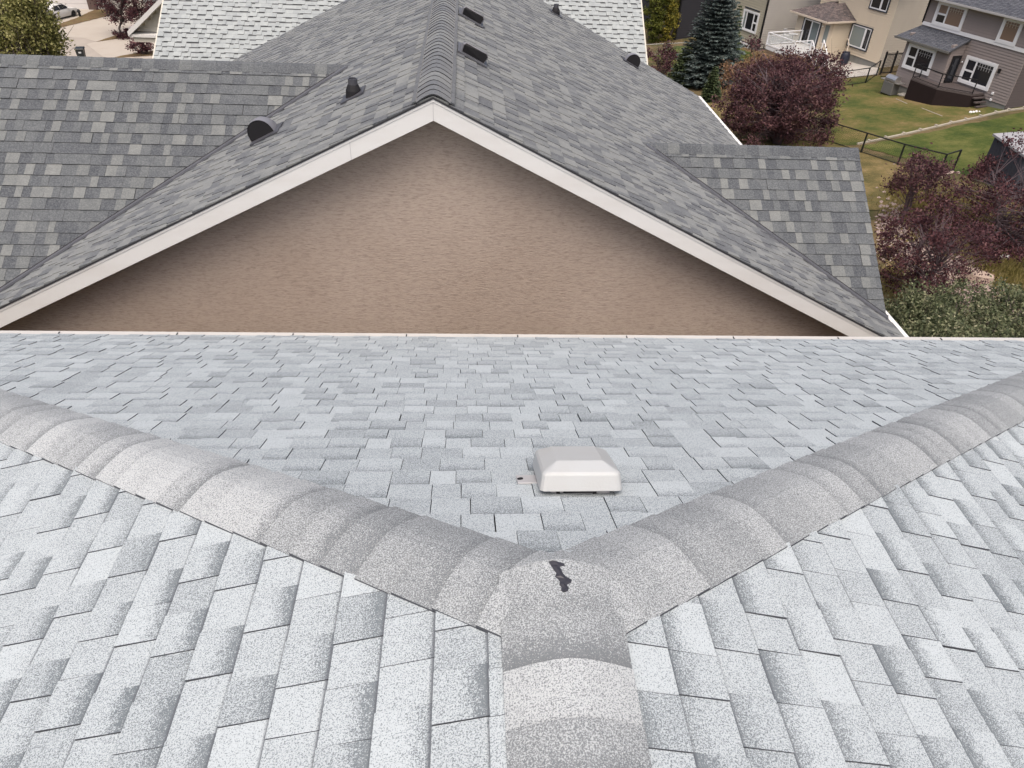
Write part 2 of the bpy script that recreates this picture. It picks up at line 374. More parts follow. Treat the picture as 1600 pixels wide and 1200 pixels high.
def field(O, U, D, N, pts, seed, s_phase=0.0, e=0.143, wr=(0.10, 0.22), lift=0.006, raised=0.5, raise_h=0.004,
          gapp=0.06, tones=lambda r: r.random(), band=lambda r, up: (r.random() * 0.5 + 0.5) if up else 0.0, jit=0.0012, edge=2.0, seam=0.0006):
    """pieces of a shingled roof plane. O origin, U along the course, D down the slope, N normal, pts convex region (u,s)"""
    r = random.Random(seed); O, U, D, N = Vector(O), Vector(U), Vector(D), Vector(N)
    hps = convex(pts); u0 = min(p[0] for p in pts); u1 = max(p[0] for p in pts); s0 = min(p[1] for p in pts); s1 = max(p[1] for p in pts)
    k = math.floor((s0 - s_phase) / e); out = []
    while s_phase + k * e < s1:
        a = s_phase + k * e; b = a + e; k += 1
        u = u0 - r.random() * 0.3; up = r.random() < 0.5; run = 0
        cj = r.uniform(-0.0025, 0.0025)
        while u < u1:
            wd = r.uniform(*wr); up = (not up) if r.random() < 0.82 else up
            gap = r.uniform(0.002, 0.006) if r.random() < gapp else seam
            lo = cj + r.uniform(-jit, jit)
            q = [(u + gap, a - 0.004), (u + wd, a - 0.004), (u + wd + r.uniform(-jit, jit), b + lo), (u + gap + r.uniform(-jit, jit), b + lo)]
            for h in hps:
                q = clip(q, h)
                if len(q) < 3: break
            if len(q) >= 3:
                up2 = up and r.random() < raised * 2
                h0 = 0.0008 + (raise_h * 0.6 if up2 else 0); h1 = lift + (raise_h if up2 else 0) + r.uniform(0, 0.0015)
                tone = tones(r, up2) if tones.__code__.co_argcount == 2 else tones(r); bd = band(r, up2)
                def H(s): return h0 + (h1 - h0) * clamp((s - a) / e, 0, 1)
                top = [O + U * p[0] + D * p[1] + N * H(p[1]) for p in q]
                bot = [O + U * p[0] + D * p[1] - N * 0.001 for p in q]
                cc = [(tone, bd, clamp((p[1] - a) / e, 0, 1)) for p in q]
                fs = [(top, cc)]
                n = len(q)
                for i in range(n):
                    j = (i + 1) % n
                    fs.append(([top[i], bot[i], bot[j], top[j]], [(tone, edge, 0.5)] * 4))
                out.append((top, fs))
            u += wd
    return out
def screen_size(top):
    xs, ys = [], []
    for p in top:
        x, y, d = proj(p)
        if d < 0.2: return 0
        xs.append(x); ys.append(y)
    cx, cy = sum(xs) / len(xs), sum(ys) / len(ys)
    if cx < 0 or cx > 1600 or cy < 0 or cy > 1200: return 0
    A = 0
    for i in range(len(xs)):
        j = (i + 1) % len(xs); A += xs[i] * ys[j] - xs[j] * ys[i]
    return abs(A) / 2
def emit(pieces, mat, parent, limit=300, name='shingle', rest='shingles', fake=None):
    order = sorted(pieces, key=lambda p: -screen_size(p[0]))
    for top, fs in order[:limit]:
        mb = MB()
        for pts, cc in fs: mb.face(pts, cc)
        mb.build(name, mat, parent)
    if len(order) > limit:
        mb = MB()
        for top, fs in order[limit:]:
            for pts, cc in fs: mb.face(pts, cc)
        mb.build(rest, mat, parent, kind='stuff')
def cap_piece(P, h, qa, qb, Wd, L, hi, tone, bd, seg=8, r0=0.35, base=0.012, skew=0.0, yaw=0.0, dome=0.004):
    """one ridge / hip cap: P uphill end on the ridge line, h direction to the butt, qa,qb directions down each slope"""
    up = -(qa + qb); up = up.normalized() if up.length > 0.05 else Vector((0, 0, 1))
    up = (up - h * up.dot(h)).normalized()
    rows = []
    for li, (l, ht) in enumerate(((-0.02, base * 0.5), (L * 0.5, base * 0.5 + hi * 0.55), (L, base * 0.5 + hi))):
        row = []
        for i in range(seg + 1):
            t = -1 + 2 * i / seg
            sm = math.sqrt(t * t + r0 * r0); A = (sm - t) / 2; B = (sm + t) / 2; k0 = (math.sqrt(1 + r0 * r0) + 1) / 2
            dr = (qa + qb).length * r0 / (2 * k0) * Wd + dome
            p = P + h * (l + skew * t * Wd) + (qa * A + qb * B) * (Wd / k0) + up * (ht + dr * (1 - t * t))
            row.append(p)
        rows.append(row)
    mb = MB(); vs = (0.0, 0.5, 1.0)
    for a in (0, 1):
        for i in range(seg):
            mb.face([rows[a][i], rows[a][i + 1], rows[a + 1][i + 1], rows[a + 1][i]], [(tone, bd, vs[a]), (tone, bd, vs[a]), (tone, bd, vs[a + 1]), (tone, bd, vs[a + 1])])
    th = up * (hi + 0.004)
    for i in range(seg):
        mb.face([rows[2][i], rows[2][i + 1], rows[2][i + 1] - th, rows[2][i] - th], [(tone, 2.0, 1)] * 4)
    for i, s in ((0, 1), (seg, -1)):
        for a in (0, 1):
            mb.face([rows[a][i], rows[a + 1][i], rows[a + 1][i] - up * (base + hi), rows[a][i] - up * (base + hi)], [(tone, 2.0, 0.3)] * 4)
    return mb

# ================================================================== GROUND AND STREETS
def sheet(name, mat, pts_px=None, pts=None, lift=0.0, sub=1, ragged=0.0, seed=1):
    P = [ground(*q) for q in pts_px] if pts_px else [Vector((x, y, gz(x, y))) for x, y in pts]
    r = random.Random(seed); out = []
    for i in range(len(P)):
        a, b = P[i], P[(i + 1) % len(P)]; n = max(1, int((b - a).length / (0.5 if ragged else 2.0)))
        for k in range(n):
            q = a.lerp(b, k / n)
            if ragged: q = q + Vector((r.uniform(-ragged, ragged), r.uniform(-ragged, ragged), 0))
            q.z = gz(q.x, q.y) + lift; out.append(q)
    import bmesh
    bm = bmesh.new(); f = bm.faces.new([bm.verts.new(q) for q in out]); bmesh.ops.triangulate(bm, faces=[f])
    me = bpy.data.meshes.new(name); bm.to_mesh(me); bm.free(); me.materials.append(mat)
    o = bpy.data.objects.new(name, me); COL.objects.link(o); o['kind'] = 'structure'; return o
mb = MB()
xs = [-400, -200, -100, -60, -40, -30, -20, -14] + [-8 + 4 * i for i in range(16)] + [60, 80, 120, 250, 500]
xs = sorted(set(xs + [34.8 - 38, 40.8])); ys = sorted(set([-60, -20, 0, 10, 20, 28, 32.5, 38, 44, 50, 56, 60, 64.5, 70, 80, 100, 150, 300, 600, 1000]))
idx = {}
for i, x in enumerate(xs):
    for j, y in enumerate(ys): idx[i, j] = len(mb.v); mb.v.append((x, y, gz(x, y)))
for i in range(len(xs) - 1):
    for j in range(len(ys) - 1): mb.f.append((idx[i, j], idx[i + 1, j], idx[i + 1, j + 1], idx[i, j + 1])); mb.c.append(None)
mb.build('ground', M['ground'], kind='structure')
sheet('street', M['street'], [(-400, 120), (150, 120), (240, 88), (150, 56), (96, 52), (40, 66), (-500, 100)], lift=0.03)
sheet('driveway', M['concrete'], [(92, 44), (170, 23), (205, 12), (262, 0), (262, 36), (152, 66), (130, 60), (88, 58)], lift=0.045)
sheet('driveway', M['concrete'], [(150, 66), (190, 56), (262, 44), (262, 96), (170, 96), (135, 70)], lift=0.055)
sheet('driveway', M['concrete'], [(40, 45), (88, 43), (120, 31), (150, 15), (140, 10), (30, 14)], lift=0.05)
sheet('verge', M['verge'], [(88, 46), (172, 25), (172, 14), (148, 16), (120, 29), (88, 40)], lift=0.075, ragged=0.05)
sheet('verge', M['verge'], [(150, 66.5), (190, 61), (225, 56), (225, 50), (190, 53)], lift=0.075, ragged=0.04)
sheet('verge', M['verge'], [(176, 92), (240, 88), (262, 84), (262, 78), (225, 82), (190, 88)], lift=0.075, ragged=0.05)
sheet('lawn', M['lawn'], [(1290, 232), (1340, 226), (1600, 168), (1600, 150), (1560, 155), (1425, 148), (1384, 132), (1375, 118), (1311, 125), (1280, 120)], lift=0.02, ragged=0.12)
sheet('lawn', M['lawn2'], [(1345, 229), (1600, 176), (1720, 200), (1640, 300), (1560, 300), (1480, 262), (1400, 245)], lift=0.025, ragged=0.12, seed=3)
sheet('lawn', M['lawn2'], [(1013, 92), (1055, 72), (1150, 75), (1182, 84), (1150, 105), (1060, 110)], lift=0.02, ragged=0.1, seed=4)
sheet('lawn', M['dry'], [(1338, 232), (1300, 225), (1180, 160), (1100, 150), (1100, 190), (1240, 260), (1350, 330), (1400, 330), (1480, 268), (1402, 257)], lift=0.03, ragged=0.14, seed=5)
sheet('lawn', M['dry'], [(1380, 330), (1620, 300), (1640, 480), (1380, 470)], lift=0.02, ragged=0.14, seed=6)
sheet('patio', M['patio'], [(1310, 124), (1371, 117), (1374, 106), (1330, 90), (1285, 92)], lift=0.06)

# ================================================================== OUR HOUSE
XR, ZR, YA, S1, S2 = 0.2513, -1.5586, 1.1489, 0.3257, 0.4695
E_ = 0.143
C1 = 1 / math.hypot(1, S1); C2 = 1 / math.hypot(1, S2)
TE = 30.45 * E_ * C2; ZE = ZR - S2 * TE; XE = (ZR - ZE) / S1; Y0 = -2.5
near = thing('house', 'house roof in the foreground with white speckled shingles, hips and a square plastic vent', 'house', (XR, YA, G0))
A = W(XR, YA, ZR)
deck = MB()
lw = 0.012
for sg in (-1, 1):
    deck.face([W(XR, Y0, ZR - lw), W(XR + sg * XE, Y0, ZE - lw), W(XR + sg * XE, YA + TE, ZE - lw), W(XR, YA, ZR - lw)])
deck.face([W(XR, YA, ZR - lw), W(XR - XE, YA + TE, ZE - lw), W(XR + XE, YA + TE, ZE - lw)])
deck.face([W(XR - XE, Y0, ZE - 0.2), W(XR + XE, Y0, ZE - 0.2), W(XR + XE, YA + TE, ZE - 0.2), W(XR - XE, YA + TE, ZE - 0.2)])
deck.face([W(XR - XE, YA + TE, ZE - lw), W(XR + XE, YA + TE, ZE - lw), W(XR + XE, YA + TE, ZE - 0.2), W(XR - XE, YA + TE, ZE - 0.2)])
for sg in (-1, 1):
    deck.face([W(XR + sg * XE, Y0, ZE - lw), W(XR + sg * XE, YA + TE, ZE - lw), W(XR + sg * XE, YA + TE, ZE - 0.2), W(XR + sg * XE, Y0, ZE - 0.2)])
roof = deck.build('roof', M['deck'], near)
mb = MB()
mb.box(W, (XR - XE + 0.45, Y0, gz(0, 3) - 1.5), (XR + XE - 0.45, YA + TE - 0.45, ZE - 0.2)); mb.build('wall', M['stucco'], near)
pcs = []
nt_tone = lambda r: clamp(r.choice([0.2, 0.4, 0.5, 0.55, 0.65, 0.85]) + r.uniform(-0.1, 0.1), 0, 1)
nb = lambda r, up: (r.uniform(0.45, 1.05) if up else (r.uniform(0.1, 0.4) if r.random() < 0.25 else 0.0))
# left side plane: D = (-C1,0,-S1*C1), U = +y
LS = XE / C1
pcs += field(A, (0, 1, 0), (-C1, 0, -S1 * C1), (-S1 * C1, 0, C1), [(0, 0), (TE, LS), (Y0 - YA, LS), (Y0 - YA, 0)], 11, s_phase=0.361 * E_, wr=(0.115, 0.165), tones=nt_tone, band=nb, gapp=0.06, raised=0.5, seam=0.0019)
pcs += field(A, (0, 1, 0), (C1, 0, -S1 * C1), (S1 * C1, 0, C1), [(0, 0), (TE, LS), (Y0 - YA, LS), (Y0 - YA, 0)], 12, s_phase=0.939 * E_, wr=(0.115, 0.165), tones=nt_tone, band=nb, gapp=0.07, raised=0.5, seam=0.0019)
ES = TE / C2
nb_end = lambda r, up: (r.uniform(0.25, 0.65) if up else 0.0)
pcs += field(A, (1, 0, 0), (0, C2, -S2 * C2), (0, S2 * C2, C2), [(0, 0), (XE, ES), (-XE, ES)], 13, s_phase=0.631 * E_, wr=(0.095, 0.175), tones=nt_tone, band=nb_end, gapp=0.07, raised=0.5, seam=0.0019)
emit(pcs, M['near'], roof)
# hip caps, laid from the eave up to the ridge end
def tone_walk(r, t):
    return clamp(0.6 * t + 0.4 * r.random() + r.choice([-0.25, 0, 0.2]), 0.0, 1.0)
r = random.Random(5)
for sg in (-1, 1):
    h = W(sg, S1 / S2, -S1).normalized()
    nS = W(sg * S1, 0, 1).normalized(); nE = W(0, S2, 1).normalized()
    qS = nS.cross(h).normalized(); qS = qS if qS.y < 0 else -qS
    qE = nE.cross(h).normalized(); qE = qE if qE.y > 0 else -qE
    Lh = (W(sg * XE, TE, -S2 * TE)).length; n = int(Lh / E_); t = 0.5
    for k in range(n, -1, -1):
        t = tone_walk(r, t)
        P = A + h * (k * E_ + 0.02)
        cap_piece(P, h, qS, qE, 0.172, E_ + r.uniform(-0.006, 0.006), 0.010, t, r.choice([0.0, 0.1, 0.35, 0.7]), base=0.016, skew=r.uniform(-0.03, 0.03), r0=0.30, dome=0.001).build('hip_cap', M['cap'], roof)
# ridge caps run back from the hips towards the camera
qa, qb = W(-C1, 0, -S1 * C1), W(C1, 0, -S1 * C1)
t = 0.5
for k in range(0, 22):
    t = [0.35, 0.15, 0.85, 0.2, 0.6][k] if k < 5 else r.random()
    P = A + W(0, -0.055 - k * E_, (0.009, 0.006, 0.004)[k] if k < 3 else 0.002)
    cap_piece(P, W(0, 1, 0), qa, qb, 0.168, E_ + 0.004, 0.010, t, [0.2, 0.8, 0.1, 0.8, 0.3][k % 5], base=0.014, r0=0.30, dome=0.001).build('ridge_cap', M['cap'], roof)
# torn triangular end lap and tar smear at the ridge end
tar = MB()
c0 = W(0.240, YA + 0.012, 0)
bpy.context.view_layer.update(); dgr = bpy.context.evaluated_depsgraph_get()
def onto(x, y, h):
    ok, loc, *_ = S.ray_cast(dgr, W(x, y, ZR + 0.5), W(0, 0, -1)); return W(x, y, (loc.z if ok else ZR) + h)
strip_ = [(.092, -.034, -.030), (.088, -.035, -.012), (.083, -.020, -.006), (.074, -.016, .004), (.067, -.012, .024), (.060, -.010, .028), (.054, -.007, .012), (.046, -.004, .016), (.036, .002, .019), (.026, -.003, .026), (.018, .004, .041), (.009, .008, .038), (.001, .006, .026), (-.008, .011, .030), (-.017, .008, .027), (-.022, .014, .018)]
for (y0, a0, b0), (y1, a1, b1) in zip(strip_[:-1], strip_[1:]):
    L0, R0, L1, R1 = (onto(c0.x + a0, c0.y + y0, .0005), onto(c0.x + b0, c0.y + y0, .0005), onto(c0.x + a1, c0.y + y1, .0005), onto(c0.x + b1, c0.y + y1, .0005))
    m0, m1 = L0.lerp(R0, .5) + W(0, 0, .004), L1.lerp(R1, .5) + W(0, 0, .004)
    tar.face([L0, m0, m1, L1]); tar.face([m0, R0, R1, m1])
tar_o = tar.build('tar_patch', M['tar'], roof, label='dark tar smear on the ridge end')
# eave edge
mb = MB(); ye = YA + TE
def eave_m(x, y, z): return W(x, ye + y, ZE + z)
mb.box(eave_m, (XR - XE, -0.008, -0.10), (XR + XE, 0.03, 0.003)); mb.build('drip_edge', M['drip'], near)
mb = MB(); mb.box(eave_m, (XR - XE, 0.032, -0.12), (XR + XE, 0.055, 0.001))
g_o = mb.build('gutter', M['drip'], near)
mb = MB()
for x in [XR - XE + 0.3 + i * 0.93 for i in range(13)]:
    mb.box(eave_m, (x, 0.0, 0.0045), (x + 0.009, 0.034, 0.008))
mb.build('gutter_strap', M['pipe'], near, kind='stuff')
# square plastic roof vent
vm = frame(A + W(0.160, 0, 0) + W(0, C2, -S2 * C2) * 0.825, (1, 0.0, 0), (0, C2, -S2 * C2), (0, S2 * C2, C2))
rv = MB(); rv.box(vm, (-0.105, -0.115, 0.002), (0.105, 0.115, 0.035)); rvo = rv.build('roof_vent', M['plastic_base'], near, label='square cream plastic roof vent with hipped cover')
mb = MB()
hw, hl = 0.147, 0.15
def ringv(w_, l_, z, b):
    pts = []
    for cx, cy, a0 in ((w_ - b, l_ - b, 0), (-w_ + b, l_ - b, 90), (-w_ + b, -l_ + b, 180), (w_ - b, -l_ + b, 270)):
        for k in range(4): a = R_(a0 + 30 * k); pts.append((cx + b * math.cos(a), cy + b * math.sin(a), z))
    return pts
rings = [ringv(hw - 0.006, hl - 0.006, 0.024, 0.02), ringv(hw, hl, 0.022, 0.022), ringv(hw - 0.001, hl - 0.001, 0.028, 0.022), ringv(hw - 0.008, hl - 0.008, 0.080, 0.022), ringv(hw - 0.016, hl - 0.016, 0.089, 0.02), ringv(hw - 0.062, hl - 0.062, 0.113, 0.006), ringv(hw - 0.066, hl - 0.066, 0.1145, 0.005)]
V = [vm(*q) for rg in rings for q in rg]; F = []
for i in range(len(rings) - 1):
    for k in range(16): F.append((i * 16 + k, i * 16 + (k + 1) % 16, (i + 1) * 16 + (k + 1) % 16, (i + 1) * 16 + k))
F.append(tuple((len(rings) - 1) * 16 + k for k in range(16))); mb.raw(V, F)
ho = mb.build('hood', M['plastic'], rvo)
bv = ho.modifiers.new('bevel', 'BEVEL'); bv.width = 0.003; bv.segments = 2
mb = MB(); mb.bbox(vm, (-0.215, -0.03, 0.007), (-0.10, 0.055, 0.0125), 0.002); mb.build('flange', M['plastic_base'], rvo)
mb = MB(); mb.lathe(frame(vm(-0.203, 0.012, 0.012), (1, .2, 0), (0, C2, -S2 * C2), (0, S2 * C2, C2)), [(0.012, -0.002), (0.011, 0.003), (0.004, 0.005)], 9)
mb.build('nail_head', M['pipe'], rvo)
mb = MB()
for x in (-0.085, 0.045): mb.box(vm, (x, -0.125, 0.004), (x + 0.012, -0.112, 0.03))
mb.box(vm, (-0.06, -0.121, 0.0065), (0.05, -0.1155, 0.03))
mb.build('leg', M['pipe'], rvo)

# ================================================================== NEIGHBOUR HOUSE
XN, YN, ZN, SN = -0.26, 6.3, -1.80, 0.495
XEN = 4.95 - XN; YB = 15.9; CN = 1 / math.hypot(1, SN)
nb_h = thing('house', 'neighbouring house with brown stucco gable, white fascia boards and blended grey shingles', 'house', (XN, YN, G0))
th_ = 0.02
mb = MB()
for sg in (-1, 1):
    a, b, c, d = W(XN, YN, ZN - th_), W(XN + sg * XEN, YN, ZN - SN * XEN - th_), W(XN + sg * XEN, YB, ZN - SN * XEN - th_), W(XN, YB, ZN - th_)
    mb.face([a, b, c, d]); dz = W(0, 0, -0.16); mb.face([p + dz for p in (a, b, c, d)]); mb.face([b, c, c + dz, b + dz]); mb.face([a, b, b + dz, a + dz]); mb.face([d, c, c + dz, d + dz])
roofn = mb.build('roof', M['deck'], nb_h)
# gable wall (front), body
WY = YN + 0.27
mb = MB(); zb = gz(0, 10) - 1.0; hx = XEN - 0.45
def gable(mb, y, y2):
    P = [(XN - hx, zb), (XN + hx, zb), (XN + hx, ZN - SN * hx - 0.19), (XN, ZN - 0.19), (XN - hx, ZN - SN * hx - 0.19)]
    mb.face([W(x, y, z) for x, z in P]); mb.face([W(x, y2, z) for x, z in P])
    for i in range(5):
        j = (i + 1) % 5; mb.face([W(P[i][0], y, P[i][1]), W(P[j][0], y, P[j][1]), W(P[j][0], y2, P[j][1]), W(P[i][0], y2, P[i][1])])
gable(mb, WY, YB - 0.4); mb.build('gable_wall', M['stucco'], nb_h)
# fascia boards, one each side, mitred at the peak
for sg in (-1, 1):
    mb = MB()
    def fz(x, d): return ZN - SN * abs(x - XN) - d
    xo = XN + sg * (XEN + 0.02)
    for (d0, d1, ya, yb) in ((0.027, 0.205, -0.012, 0.012), (0.028, 0.050, -0.017, -0.013)):
        P = [W(XN, YN + ya, ZN - d0), W(xo, YN + ya, fz(xo, d0)), W(xo, YN + ya, fz(xo, d1)), W(XN, YN + ya, ZN - d1)]
        Q = [p + W(0, yb - ya, 0) for p in P]
        mb.face(P); mb.face(Q)
        for i in range(4): j = (i + 1) % 4; mb.face([P[i], P[j], Q[j], Q[i]])
    mb.build('fascia_board', M['fascia'], nb_h)
    mb = MB(); P = [W(XN, YN - .022, ZN - .009), W(xo, YN - .022, fz(xo, .009)), W(xo, YN - .022, fz(xo, .0255)), W(XN, YN - .022, ZN - .0255)]; Q = [p + W(0, .03, 0) for p in P]  # dark strip standing in for the shadow under the shingle edge
    mb.face(P); mb.face(Q)
    for i in range(4): j = (i + 1) % 4; mb.face([P[i], P[j], Q[j], Q[i]])
    mb.build('edge_shade_strip', M['deck'], nb_h)
    mb = MB()      # soffit
    P = [W(XN, YN + 0.013, ZN - 0.19), W(xo, YN + 0.013, fz(xo, 0.19)), W(xo, WY - 0.002, fz(xo, 0.19)), W(XN, WY - 0.002, ZN - 0.19)]
    mb.face(P); mb.build('soffit', M['fascia'], nb_h)
# board joint caps
mb = MB()
for x in (-0.72 + XN, XN - 0.001):
    z = ZN - SN * abs(x - XN); mb.box(lambda X, Y, Z: W(X, Y, Z), (x - 0.002, YN - 0.0135, z - 0.205), (x + 0.002, YN - 0.011, z - 0.03))
mb.build('fascia_joint', M['plastic_base'], nb_h)
# gutters on the eaves
for sg in (-1, 1):
    xe = XN + sg * XEN; ze = ZN - SN * XEN
    mb = MB(); mb.box(W, (min(xe, xe + sg * 0.09), YN, ze - 0.13), (max(xe, xe + sg * 0.09), YB, ze - 0.022)); mb.build('gutter', M['fascia'], nb_h)
grey_tone = lambda r, up: clamp((r.choice([0.5, 0.6, 0.75, 0.85, 0.95]) if up else r.choice([0.05, 0.2, 0.3, 0.45, 0.5])) + r.uniform(-0.06, 0.06), 0, 1)
slope_tone = lambda r: clamp(r.choice([0.05, 0.3, 0.5, 0.65, 0.8, 0.9, 1.0, 1.0, 1.0]) + r.uniform(-0.08, 0.08), 0, 1)
noband = lambda r, up: 0.0
pcs = []
SL = XEN / CN
for sg, sd_ in ((-1, 21), (1, 22)):
    O = W(XN, YN - 0.015, ZN - 0.008)
    pcs += field(O, (0, 1, 0), (sg * CN, 0, -SN * CN), (sg * SN * CN, 0, CN), [(0, 0), (YB - YN + 0.015, 0), (YB - YN + 0.015, SL + 0.01), (0, SL + 0.01)], sd_, wr=(0.05, 0.14), tones=slope_tone, band=noband, lift=0.009, raise_h=0.007, raised=0.5, gapp=0.03, edge=0.0)
# wings: (sign, ridge y, ridge z, slope, outer x)
WINGS = [(1, 8.82, -3.02, 0.738, 4.93), (-1, 9.34, -2.355, 0.675, -9.5)]
caps_n = []
for sg, yr, zr, sw, xo in WINGS:
    cw = 1 / math.hypot(1, sw)
    xi = XN + sg * (ZN - zr) / SN                           # where the ridge meets the main slope
    # lower end of the valley at the main eave height
    if sg > 0: ze = ZN - SN * (xo - XN); yl = yr - (zr - ze) / sw; xl = xo
    else: ze = ZN - SN * XEN - 0.9; xl = XN - (ZN - ze) / SN; yl = yr - (zr - ze) / sw
    O = W(xi, yr, zr - 0.004)
    sl = (yr - yl) / cw
    if sg > 0: reg = [(0, 0), (xo - xi, 0), (xo - xi, sl)]
    else: reg = [(0, 0), (xl - xi, sl), (xo - xi, sl), (xo - xi, 0)]
    reg = [(sg * u if False else u, s) for u, s in reg]
    # the wing's own deck, both slopes
    mb = MB()
    mb.face([W(xi - sg * 0.3, yr, zr - 0.02), W(xo, yr, zr - 0.02), W(xo, yl, zr - sw * (yr - yl) - 0.02), W(xl, yl, zr - sw * (yr - yl) - 0.02)])
    mb.face([W(xi - sg * 0.3, yr, zr - 0.02), W(xo, yr, zr - 0.02), W(xo, yr + (yr - yl), zr - sw * (yr - yl) - 0.02), W(xl, yr + (yr - yl), zr - sw * (yr - yl) - 0.02)])
    mb.build('wing_deck', M['grey_tab'], nb_h)
    # end wall of the wing
    mb = MB(); ho_ = 0.06; zz = zr - sw * (yr - yl)
    P = [W(xo - sg * ho_, yl + 0.2, zb), W(xo - sg * ho_, yl + 0.2, zz + 0.1), W(xo - sg * ho_, yr, zr - 0.12), W(xo - sg * ho_, 2 * yr - yl - 0.2, zz + 0.1), W(xo - sg * ho_, 2 * yr - yl - 0.2, zb)]
    Q = [p - W(sg * (abs(xo - xl) + 1.0), 0, 0) for p in P]
    mb.face(P); mb.face(Q)
    for i in range(5): j = (i + 1) % 5; mb.face([P[i], P[j], Q[j], Q[i]])
    mb.build('wing_wall', M['stucco'], nb_h)
    pcs += field(O, (1, 0, 0), (0, -cw, -sw * cw), (0, -sw * cw, cw), reg, 31 + sg, s_phase=0.035, wr=(0.07, 0.17), tones=grey_tone, band=noband, lift=0.009, raise_h=0.004, raised=0.5, gapp=0.03)
    # valley flashing strip standing over the cut edge of the main slope
    v0 = W(xi, yr, zr); v1 = W(xl, yl, zr - sw * (yr - yl)); d = (v1 - v0)
    hv = d.normalized(); nm = W(sg * SN * CN, 0, CN); q1 = nm.cross(hv).normalized(); q1 = q1 if q1.y < 0 else -q1
    nw = W(0, -sw * cw, cw); q2 = nw.cross(hv).normalized(); q2 = q2 if q2.dot(W(sg, 0, 0)) > 0 else -q2
    mb = MB(); mm = frame(v0, hv, q1, nm)
    mb.box(mm, (0.05, -0.004, 0.004), (d.length, 0.085, 0.024)); mb.build('valley_flashing', M['flash'], nb_h)
    mb = MB(); mm = frame(v0, hv, q2, nw)
    mb.box(mm, (0.1, -0.01, 0.008), (d.length, 0.030, 0.0135)); mb.build('valley_liner', M['pipe'], nb_h)
    # ridge caps along the wing
    n = int(abs(xo - xi) / E_); 
    for k in range(-1, n):
        P = W(xi + sg * k * E_, yr, zr + 0.004) if sg > 0 else W(xo - sg * (k + 1) * E_, yr, zr + 0.004)
        hh = W(1, 0, 0)
        qf = W(0, -cw, -sw * cw); qk = W(0, cw, -sw * cw)
        caps_n.append((P, hh, qf, qk, rnd.choice([0.1, 0.25, 0.35, 0.4, 0.55, 0.7])))
emit(pcs, M['grey_tab'], roofn)
for P, hh, qf, qk, t in caps_n:
    cap_piece(P, hh, qk, qf, 0.150, E_ + 0.004, 0.004, t, 0.0, seg=6, r0=0.22, base=0.010, dome=0.0).build('ridge_cap', M['grey_tab'], roofn)
# main ridge caps, thick butts facing the camera
qa, qb = W(-CN, 0, -SN * CN), W(CN, 0, -SN * CN)
r = random.Random(9)
nmain = int((YB - YN) / E_)
for k in range(nmain, -1, -1):
    P = W(XN + r.uniform(-0.004, 0.004), YN + (k + 1) * E_ - 0.02, ZN + 0.004)
    cap_piece(P, W(0, -1, 0), qb, qa, 0.165, E_, 0.008 + r.uniform(-0.002, 0.002), r.choice([0.25, 0.4, 0.5, 0.6, 0.75]), 0.0, seg=8, r0=0.3, base=0.014, skew=r.uniform(-0.02, 0.02), dome=0.0).build('ridge_cap', M['grey_tab'], roofn)
# cap side strips
for sg in (-1, 1):
    mb = MB(); mm = frame(W(XN, YN, ZN), (0, 1, 0), (sg * CN, 0, -SN * CN), (sg * SN * CN, 0, CN))
    for i in range(int((YB - YN) / 0.3)):
        mb.box(mm, (i * 0.3 + 0.003, 0.155, 0.006), (i * 0.3 + 0.297, 0.192 + r.uniform(-.003, .003), 0.019))
    mb.build('starter_strip', M['grey_tab'], roofn, kind='stuff')

def slope_frame(px, py, sg, yaw=0):
    d = ray(px, py); t = (ZN + SN * sg * XN) / (d.z + SN * sg * d.x); P = d * t
    return frame(P, (sg * CN, 0, -SN * CN), (0, 1, 0), (sg * SN * CN, 0, CN))   # x down slope, y away, z normal
for (px, py), lb in (((737, 93), 'nearer low box vent'), ((735, 33), 'farther low box vent')):
    m_ = slope_frame(px, py, 1)
    mb = MB(); mb.box(m_, (-0.17, -0.04, 0.008), (0.17, 0.36, 0.022)); fl = mb.build('box_vent', M['flash'], nb_h, label=lb + ' right of the main ridge')
    mb = MB()
    P = [m_(-0.135, 0, 0.02), m_(0.135, 0, 0.02), m_(0.145, -0.015, 0.10), m_(0.12, 0.0, 0.128), m_(-0.12, 0.0, 0.128), m_(-0.145, -0.015, 0.10)]
    Q = [m_(-0.135, 0.26, 0.02), m_(0.135, 0.26, 0.02), m_(0.14, 0.27, 0.05), m_(0.115, 0.26, 0.07), m_(-0.115, 0.26, 0.07), m_(-0.14, 0.27, 0.05)]
    mb.face(P); mb.face(Q)
    for i in range(6): j = (i + 1) % 6; mb.face([P[i], P[j], Q[j], Q[i]])
    mb.build('hood', M['vent_grey'], fl)
    mb = MB(); P = [m_(-0.125, -.004, 0.028), m_(0.125, -.004, 0.028), m_(0.135, -0.021, 0.10), m_(0.118, -0.006, 0.12), m_(-0.118, -.006, 0.12), m_(-0.135, -0.021, 0.10)]
    mb.face(P); mb.build('opening', M['pipe'], fl)
for (px, py, sg) in ((553, 150, -1), (868, 22, 1)):
    m_ = slope_frame(px, py, sg)
    P = m_(0, 0, 0)
    mb = MB(); mb.box(m_, (-0.13, -0.13, 0.006), (0.13, 0.13, 0.02)); fl = mb.build('plumbing_vent', M['vent'], nb_h)
    mb = MB(); mb.lathe(frame(P, (1, 0, 0), (0, 1, 0), (0, 0, 1)), [(0.085, -0.03), (0.075, 0.06), (0.058, 0.10), (0.05, 0.115)], 16); mb.build('boot', M['pipe'], fl)
    mb = MB(); mb.lathe(frame(P, (1, 0, 0), (0, 1, 0), (0, 0, 1)), [(0.048, 0.0), (0.048, 0.17), (0.038, 0.17), (0.036, 0.10)], 16); mb.build('pipe', M['vent'], fl)
